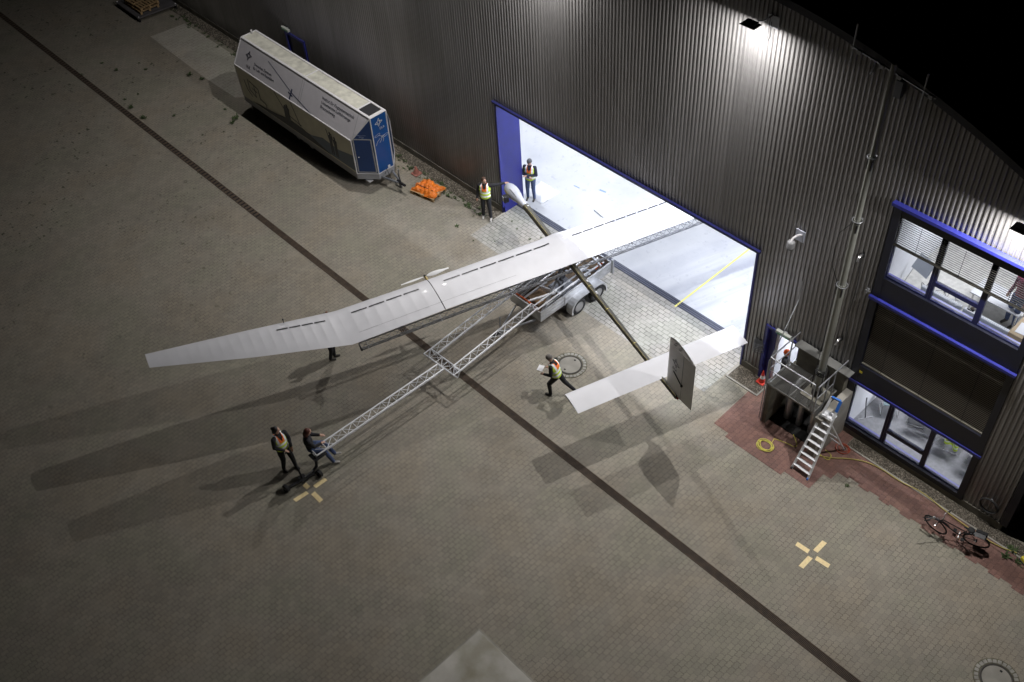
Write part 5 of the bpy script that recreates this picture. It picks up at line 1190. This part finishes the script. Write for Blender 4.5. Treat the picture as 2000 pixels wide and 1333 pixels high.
    for fc in list(bm.faces):
        q = HR_.transposed() @ (fc.calc_center_median() - H) / s
        lim = .035 if hat else .045
        if q.x > .02 and q.z < lim: cut.append(fc)
        elif hat and q.z < .0: cut.append(fc)
    bmesh.ops.delete(bm, geom=cut, context='FACES'); bm.to_mesh(me); bm.free()
    me.materials.append(hm); me.transform(Matrix.Translation(-pos)); o = bpy.data.objects.new(nm, me); COL.objects.link(o); o.parent = t; ORG[o.name] = pos
    if vest:
        mb = MB(); g_ = 1.17
        mb.sph(Q['pelvis'] + spine * .02, V((.145, .20, .15)) * s, 16, 10, rot=TR); mb.sph(Q['pelvis'].lerp(Q['chest'], .5), V((.148, .198, .19)) * s, 16, 10, rot=TR)
        mb.sph(Q['chest'], V((.155, .215, .185)) * s, 16, 10, rot=TR); mb.sph(Q['chest'].lerp(Q['neck'], .52), V((.135, .21, .128)) * s, 16, 10, rot=TR)
        me = remeshed(mb, .014, 'vest'); bm = bmesh.new(); bm.from_mesh(me); bm.faces.ensure_lookup_table()
        Lc = (Q['neck'] - Q['pelvis']).length; dl_ = []
        for fc in bm.faces:
            q = TR.transposed() @ (fc.calc_center_median() - Q['pelvis']); u_ = q.z / Lc
            arm = max(0, u_ - .55) * .0
            if u_ < -.16 or u_ > 1.02: dl_.append(fc); continue
            if u_ > .80 and abs(q.y) < .055 * s: dl_.append(fc); continue
            if q.x > 0 and abs(q.y) < (u_ - .62) * .20: dl_.append(fc); continue     # V neck
            m_ = 0
            if u_ > .55: m_ = 1
            if q.x > 0 and u_ > .5 and .085 * s < abs(q.y) < .145 * s: m_ = 2
            if u_ > .55 and abs(q.y) >= .145 * s: m_ = 0
            if q.x <= 0 and u_ > .5 and .085 * s < abs(q.y) < .145 * s: m_ = 2
            if .06 < u_ < .19 or .34 < u_ < .47: m_ = 2
            fc.material_index = m_
        bmesh.ops.delete(bm, geom=dl_, context='FACES'); bm.to_mesh(me); bm.free()
        for m in (M_hiv, M_hio, M_refl): me.materials.append(m)
        me.transform(Matrix.Translation(-pos)); o = bpy.data.objects.new('vest', me); COL.objects.link(o); o.parent = t; ORG[o.name] = pos
        o.modifiers.new('s', 'SOLIDIFY').thickness = .006
    return t, Q
person('person in dark clothes and vest pointing into the hangar, arm stretched out', (-5.70, -.60, 0), -52,
       dict(elL=(-.06, .45, 1.45), wrL=(-.14, .70, 1.47), wrR=(.03, -.30, .88), elR=(-.05, -.27, 1.13), anL=(.10, .16, .09), anR=(.0, -.13, .09), knL=(.08, .13, .5)), M_black, M_black, M_shoel, hair=mat('hair_auburn', (.07, .035, .02), .6), vest=True, scale=1.02, headdir=(.8, .5, -.1))
person('person with grey beanie and folded arms standing inside the open hangar door', (-5.28, 1.24, 0), -60,
       dict(elL=(.06, .25, 1.15), elR=(.06, -.25, 1.15), wrL=(.22, -.06, 1.18), wrR=(.23, .05, 1.14), anL=(.02, .13, .09)), M_navy, M_jeans, M_shoe, hat=mat('grey_wool', (.10, .10, .11), .9), vest=True, scale=1.02, headdir=(1, -.25, -.15))
person('person almost hidden beneath the outer left wing, only legs showing', (-4.12, -8.86, 0), 60,
       dict(elL=(.15, .20, 1.65), wrL=(.16, .14, 1.90), elR=(.15, -.20, 1.65), wrR=(.16, -.14, 1.90), anL=(.08, .07, .09), knL=(.10, .08, .5), anR=(-.06, -.06, .09)), M_black, M_black, M_shoe, scale=1.0)
person('person with dark tied hair and vest gripping the black dolly handle', (-1.50, -12.42, 0), 4,
       dict(shL=(.0, .19, 1.43), elL=(.03, .25, 1.16), wrL=(.22, .15, 1.00), elR=(.02, -.24, 1.15), wrR=(.20, -.06, 1.02), anL=(.10, .16, .09), anR=(-.05, -.14, .09), knL=(.1, .13, .5), chest=(-.03, 0, 1.28), neck=(-.04, 0, 1.49), head=(-.03, .0, 1.67)), M_black, M_black, M_shoe, hair=mat('black_hair', (.018, .014, .014), .5), vest=True, ponytail=True, scale=1.05, headdir=(.6, .8, -.05))
person('person with long reddish-brown hair and jeans seated on the truss end', (-1.02, -11.80, 0), 62,
       dict(pelvis=(0, 0, .84), chest=(-.02, 0, 1.14), neck=(-.01, 0, 1.34), head=(.05, 0, 1.50), shL=(0, .18, 1.29), shR=(0, -.18, 1.29), elL=(.14, .22, 1.08), elR=(.12, -.22, 1.06), wrL=(.34, .14, 1.08), wrR=(.32, -.12, 1.02),
            hiL=(.03, .1, .83), hiR=(.03, -.1, .83), knL=(.38, .13, .72), knR=(.36, -.13, .66), anL=(.60, .10, .20), anR=(.52, -.12, .12), toL=(1, .1, -.1), toR=(1, -.1, -.1)), M_black, M_jeans, M_shoel, hair=mat('red_brown_hair', (.09, .025, .015), .6), ponytail='long', scale=1.03, headdir=(1, .1, -.25))
person('person in vest and grey cap striding with a tablet past the manhole', (2.18, -4.88, 0), 205,
       dict(pelvis=(0, 0, .93), chest=(.08, 0, 1.24), neck=(.15, 0, 1.42), head=(.23, 0, 1.57), shL=(.12, .18, 1.36), shR=(.10, -.18, 1.36), elL=(.10, .25, 1.08), wrL=(.34, .20, 1.02), elR=(.05, -.26, 1.10), wrR=(.30, -.16, 1.02),
            hiL=(0, .1, .90), hiR=(0, -.1, .90), knL=(.22, .11, .52), anL=(.18, .12, .09), knR=(-.20, -.11, .55), anR=(-.52, -.12, .26), toR=(.6, 0, -.8)), M_black, M_black, M_shoe, hat=mat('cap_grey', (.13, .12, .11), .9), vest=True, scale=1.0, headdir=(1, 0, -.45))
hp = V((2.18, -4.88, 0)); ff = V((math.cos(R_(205)), math.sin(R_(205)), 0)); ll = V((-ff.y, ff.x, 0))
t = MB().obox(hp + ff * .50 + ll * .05 + V((0, 0, 1.08)), ff * .085, ll * .12, V((0, 0, .006)) + ff * .003).build('tablet', mat('tablet_white', (.7, .7, .72), .3), None, org=hp + ff * .48 + V((0, 0, 1.07)), bevel=.004); setp(t, 'white tablet held out by the striding person', 'tablet')
person('person in bright orange hat standing in the lit side doorway', (6.93, .02, 0), 200, dict(), M_black, M_black, M_shoe, hat=mat('orange_wool', (.80, .12, .01), .7), scale=.96, group='people seen through openings')
person('person in jeans standing behind the blind of the upper office', (12.0, 1.5, 5.30), 250, dict(), mat('magenta_shirt', (.22, .05, .09), .8), M_jeans, M_shoe, scale=1.0, group='people seen through openings')

# ================================================================ OFFICE FURNITURE
M_seat = mat('chair_pale', (0.55, 0.56, 0.58), .5)
M_seatb = mat('chair_teal', (0.20, 0.28, 0.30), .6)
def chair(x, y, z, rz, label, m, group='cantilever chairs in the ground floor room'):
    t = thing('cantilever_chair', (x, y, z), label, 'chair', group); Rz = Matrix.Rotation(rz, 3, 'Z')
    P = lambda a, b, c: V((x, y, z)) + Rz @ V((a, b, c))
    MB().prism([P(-.23, -.22, .45), P(.23, -.22, .45), P(.23, .22, .45), P(-.23, .22, .45)], (0, 0, .03)).build('seat', m, t, bevel=.01)
    MB().prism([P(-.23, .22, .55), P(.23, .22, .55), P(.23, .28, .88), P(-.23, .28, .88)], Rz @ V((0, .02, 0))).build('backrest', m, t, bevel=.008)
    for q in (-1, 1): MB().tube([P(.24 * q, .26, .86), P(.24 * q, .22, .47), P(.24 * q, -.22, .45), P(.24 * q, -.26, .03), P(.24 * q, .24, .02)], .012, 6).build('tube_leg', M_chr, t, smooth=True)
    MB().tube([P(-.24, .24, .02), P(.24, .24, .02)], .012, 6).build('tube_foot', M_chr, t)
chair(9.75, 1.5, .02, R_(35), 'teal backed chair in the left pane of the ground floor window', M_seatb)
chair(10.55, 1.75, .02, R_(200), 'pale chair partly behind the first window mullion', M_seat)
chair(11.15, 1.70, .02, R_(185), 'pale chair with a framed sign in the middle pane', M_seat)
chair(11.85, 1.60, .02, R_(190), 'pale chair carrying the safety vest', M_seat)
chair(12.55, 1.55, .02, R_(188), 'pale empty chair in the right pane of the ground floor window', M_seat)
chair(13.3, 1.50, .02, R_(188), 'pale chair cut by the right edge of the ground floor window', M_seat)
t = thing('wall_sign', (11.15, 1.35, .6), 'small green framed sign leaning on a pale chair in the middle pane', 'sign')
MB().prism([(11.03, 1.42, .50), (11.27, 1.42, .50), (11.27, 1.46, .78), (11.03, 1.46, .78)], (0, -.015, 0)).build('board', M_seat, t)
MB().prism([(11.07, 1.402, .54), (11.23, 1.402, .54), (11.23, 1.442, .74), (11.07, 1.442, .74)], (0, -.004, 0)).build('green_field', MT['green_sign'], t)
def drape(u, v):
    x = 11.62 + .42 * u; return V((x, 1.30 - .06 * math.sin(9 * u) + .05 * v, .92 - .62 * v + .05 * math.sin(6 * u)))
mb = MB(); vs = mb.grid(drape, 14, 12); mb.mi = [1 if (k % 12) < 4 and 3 < (k // 12) < 11 else (2 if (k % 12) in (6, 9) else 0) for k in range(len(mb.f))]
t = mb.build('safety_vest', [M_hiv, M_hio, M_refl], None, org=(11.83, 1.3, .6), fix=False, smooth=2); t.modifiers.new('s', 'SOLIDIFY').thickness = .012; setp(t, 'orange and yellow safety vest hung over a chair in the ground floor room', 'vest')
t = thing('desk', (10.2, 3.2, .02), 'white desk deeper inside the ground floor room', 'desk')
MB().box((9.5, 2.9, .72), (11.1, 3.6, .75)).build('desk_top', M_seat, t)
for q in (9.55, 11.0): MB().box((q, 2.95, .02), (q + .05, 3.55, .72)).build('leg', M_chr, t)
MB().tube([(9.45, .55, .03), (9.40, .60, .9), (9.30, .8, 1.1)], .02, 6)
t = thing('stand_pole', (9.42, .8, .02), 'thin dark pole stand at the left end of the ground floor room', 'stand')
MB().tube([(9.42, .8, .03), (9.36, .7, .75), (9.34, .7, .95)], .018, 6).build('pole', M_rig, t); MB().tube([(9.3, .6, .03), (9.55, 1.0, .03)], .015, 6).build('foot', M_chr, t)
def radiator(x0, x1, y, z, label):
    t = thing('radiator', ((x0 + x1) / 2, y, z), label, 'radiator', 'radiators of the upper office')
    mb = MB(); mb.box((x0, y, z + .14), (x1, y + .10, z + .62)); n = int((x1 - x0) / .045)
    for k in range(n): a = x0 + (x1 - x0) * (k + .5) / n; mb.box((a - .012, y - .006, z + .16), (a + .012, y, z + .60))
    mb.build('panel', mat('radiator_grey', (0.38, 0.41, 0.46), .45), t); mb = MB()
    for k in range(int((x1 - x0) / .05)): a = x0 + .02 + k * .05; mb.box((a, y + .015, z + .62), (a + .03, y + .085, z + .63))
    mb.build('top_grille', M_seat, t)
    for q in (x0 + .1, x1 - .14): MB().box((q, y + .03, z), (q + .04, y + .07, z + .14)).build('foot', M_chr, t)
ZU = 5.30
radiator(9.95, 11.05, .55, ZU, 'left grey panel radiator behind the upper office window')
radiator(11.12, 12.5, .55, ZU, 'right grey panel radiator behind the upper office window')
t = thing('tilting_screen', (9.5, 1.3, ZU), 'grey framed screen on a tube stand at the left of the upper office', 'stand')
mb = MB(); mb.prism([(9.35, 1.1, ZU + .55), (9.85, 1.0, ZU + .50), (9.9, 1.25, ZU + .85), (9.4, 1.35, ZU + .90)], (0, -.03, .02)); mb.build('screen', MT['radiator_grey'], t)
mb = MB(); mb.tube([(9.4, 1.2, ZU + .6), (9.35, .7, ZU + .02), (9.9, .6, ZU + .02), (9.95, 1.2, ZU + .6)], .012, 6); mb.build('tube_stand', M_chr, t, smooth=True)
random.seed(3)
for k in range(5):
    pts = [V((random.uniform(9.5, 10.9), random.uniform(.8, 1.6), ZU + .01 + .004 * k)) for _ in range(5)]; mb = MB(); mb.tube(smoothp(pts, 3), .007, 5)
    t = mb.build('loose_cable', M_rig, None, org=pts[0]); setp(t, 'loose cable lying on the upper office floor, %s' % ['nearest the window', 'second from the window', 'in the middle', 'under the screen stand', 'farthest back'][k], 'cable', 'loose cables on the upper office floor')
mb = MB()
for k in range(3): mb.torus((10.9 + .03 * k, .38, ZU + .82 + .01 * k), (0, 0, 1), .11, .007, 24, 5)
t = mb.build('cable_coil', M_seat, None, org=(10.9, .38, ZU + .8)); setp(t, 'pale coiled cable on the sill in the middle upper pane', 'cable')
t = MB().box((10.62, .36, 6.86), (11.5, .42, 6.92)); 
t = thing('model_wing', (11.6, .45, ZU + .8), 'long narrow pale wooden model part leaning behind the upper window', 'model')
MB().prism([(11.30, .40, ZU + .83), (11.38, .40, ZU + .83), (11.62, .62, ZU + 1.35), (11.54, .62, ZU + 1.35)], (0, .03, .0)).build('stick', mat('balsa', (.62, .52, .38), .6), t); MB().box((11.26, .38, ZU + .82), (11.42, .46, ZU + .86)).build('end_block', M_bk, t)
t = thing('cardboard_box', (12.6, .7, ZU), 'brown cardboard box with papers at the right of the upper office', 'box')
MB().box((12.35, .40, ZU), (13.2, 1.15, ZU + .78)).build('box_body', mat('cardboard', (.36, .28, .18), .8, var=.1), t, bevel=.01); MB().prism([(12.45, .5, ZU + .785), (12.85, .55, ZU + .785), (12.8, .95, ZU + .785), (12.42, .9, ZU + .785)], (0, 0, .006)).build('papers', M_seat, t)
t = thing('low_table', (11.3, 1.6, ZU), 'low white table behind the radiators of the upper office', 'table')
MB().box((10.9, 1.3, ZU + .50), (12.2, 2.0, ZU + .53)).build('table_top', M_seat, t)
for q in ((10.95, 1.35), (12.12, 1.35), (10.95, 1.93), (12.12, 1.93)): MB().box((q[0], q[1], ZU), (q[0] + .04, q[1] + .04, ZU + .5)).build('leg', M_chr, t)
# hangar floor markings and loose things
def strip2(name, a, b, wd, m, label, cat):
    a = V((a[0], a[1], .016)); b = V((b[0], b[1], .016)); d = (b - a).normalized(); n = V((-d.y, d.x, 0)) * wd / 2
    t = MB().prism([a + n, a - n, b - n, b + n], (0, 0, .003)).build(name, m, None, org=a); setp(t, label, cat); return t
ya = G(1318, 600); yb = G(1464, 487); dy = (yb - ya)
strip2('floor_line', (ya - dy * .0)[:2], (ya + dy * 2.2)[:2], .06, mat('yellow_paint', (0.72, 0.66, 0.16), .5), 'yellow painted line on the hangar floor near the right door edge', 'floor marking')
p = G(1177, 375); strip2('floor_spot', (p.x - .15, p.y), (p.x + .13, p.y + .05), .07, mat('blue_paint', (0.20, 0.30, 0.75), .5), 'small blue paint mark on the hangar floor', 'floor marking')
p = G(1126, 366); strip2('floor_spot', (p.x - .12, p.y), (p.x + .14, p.y + .02), .04, MT['blue_paint'], 'narrow blue paint dash on the hangar floor left of the blue mark', 'floor marking')
a = G(1160, 412); b = G(1179, 428); t = MB().tube([(a.x, a.y, .04), (b.x, b.y, .04)], .011, 6).build('thin_rod', M_rig, None, org=(a.x, a.y, 0)); setp(t, 'thin dark rod lying on the hangar floor before the right wing', 'rod')
# film-wrapped crate behind the person with folded arms
c0 = G(1042, 385); mb = MB(); random.seed(9)
def bub(u, v): 
    e = min(u, 1 - u, v, 1 - v); return V((c0.x - .45 + 1.0 * u, c0.y - .1 + .95 * v, .02 + .16 * min(1, e * 5) + random.uniform(-.02, .02)))
mb.grid(bub, 14, 14); t = mb.build('film_bundle', mat('clear_film', (0.75, 0.76, 0.78), .25, coat=.4), None, org=(c0.x, c0.y, 0), fix=False, smooth=True); setp(t, 'pale film-wrapped bundle on the floor behind the person with folded arms', 'bundle')
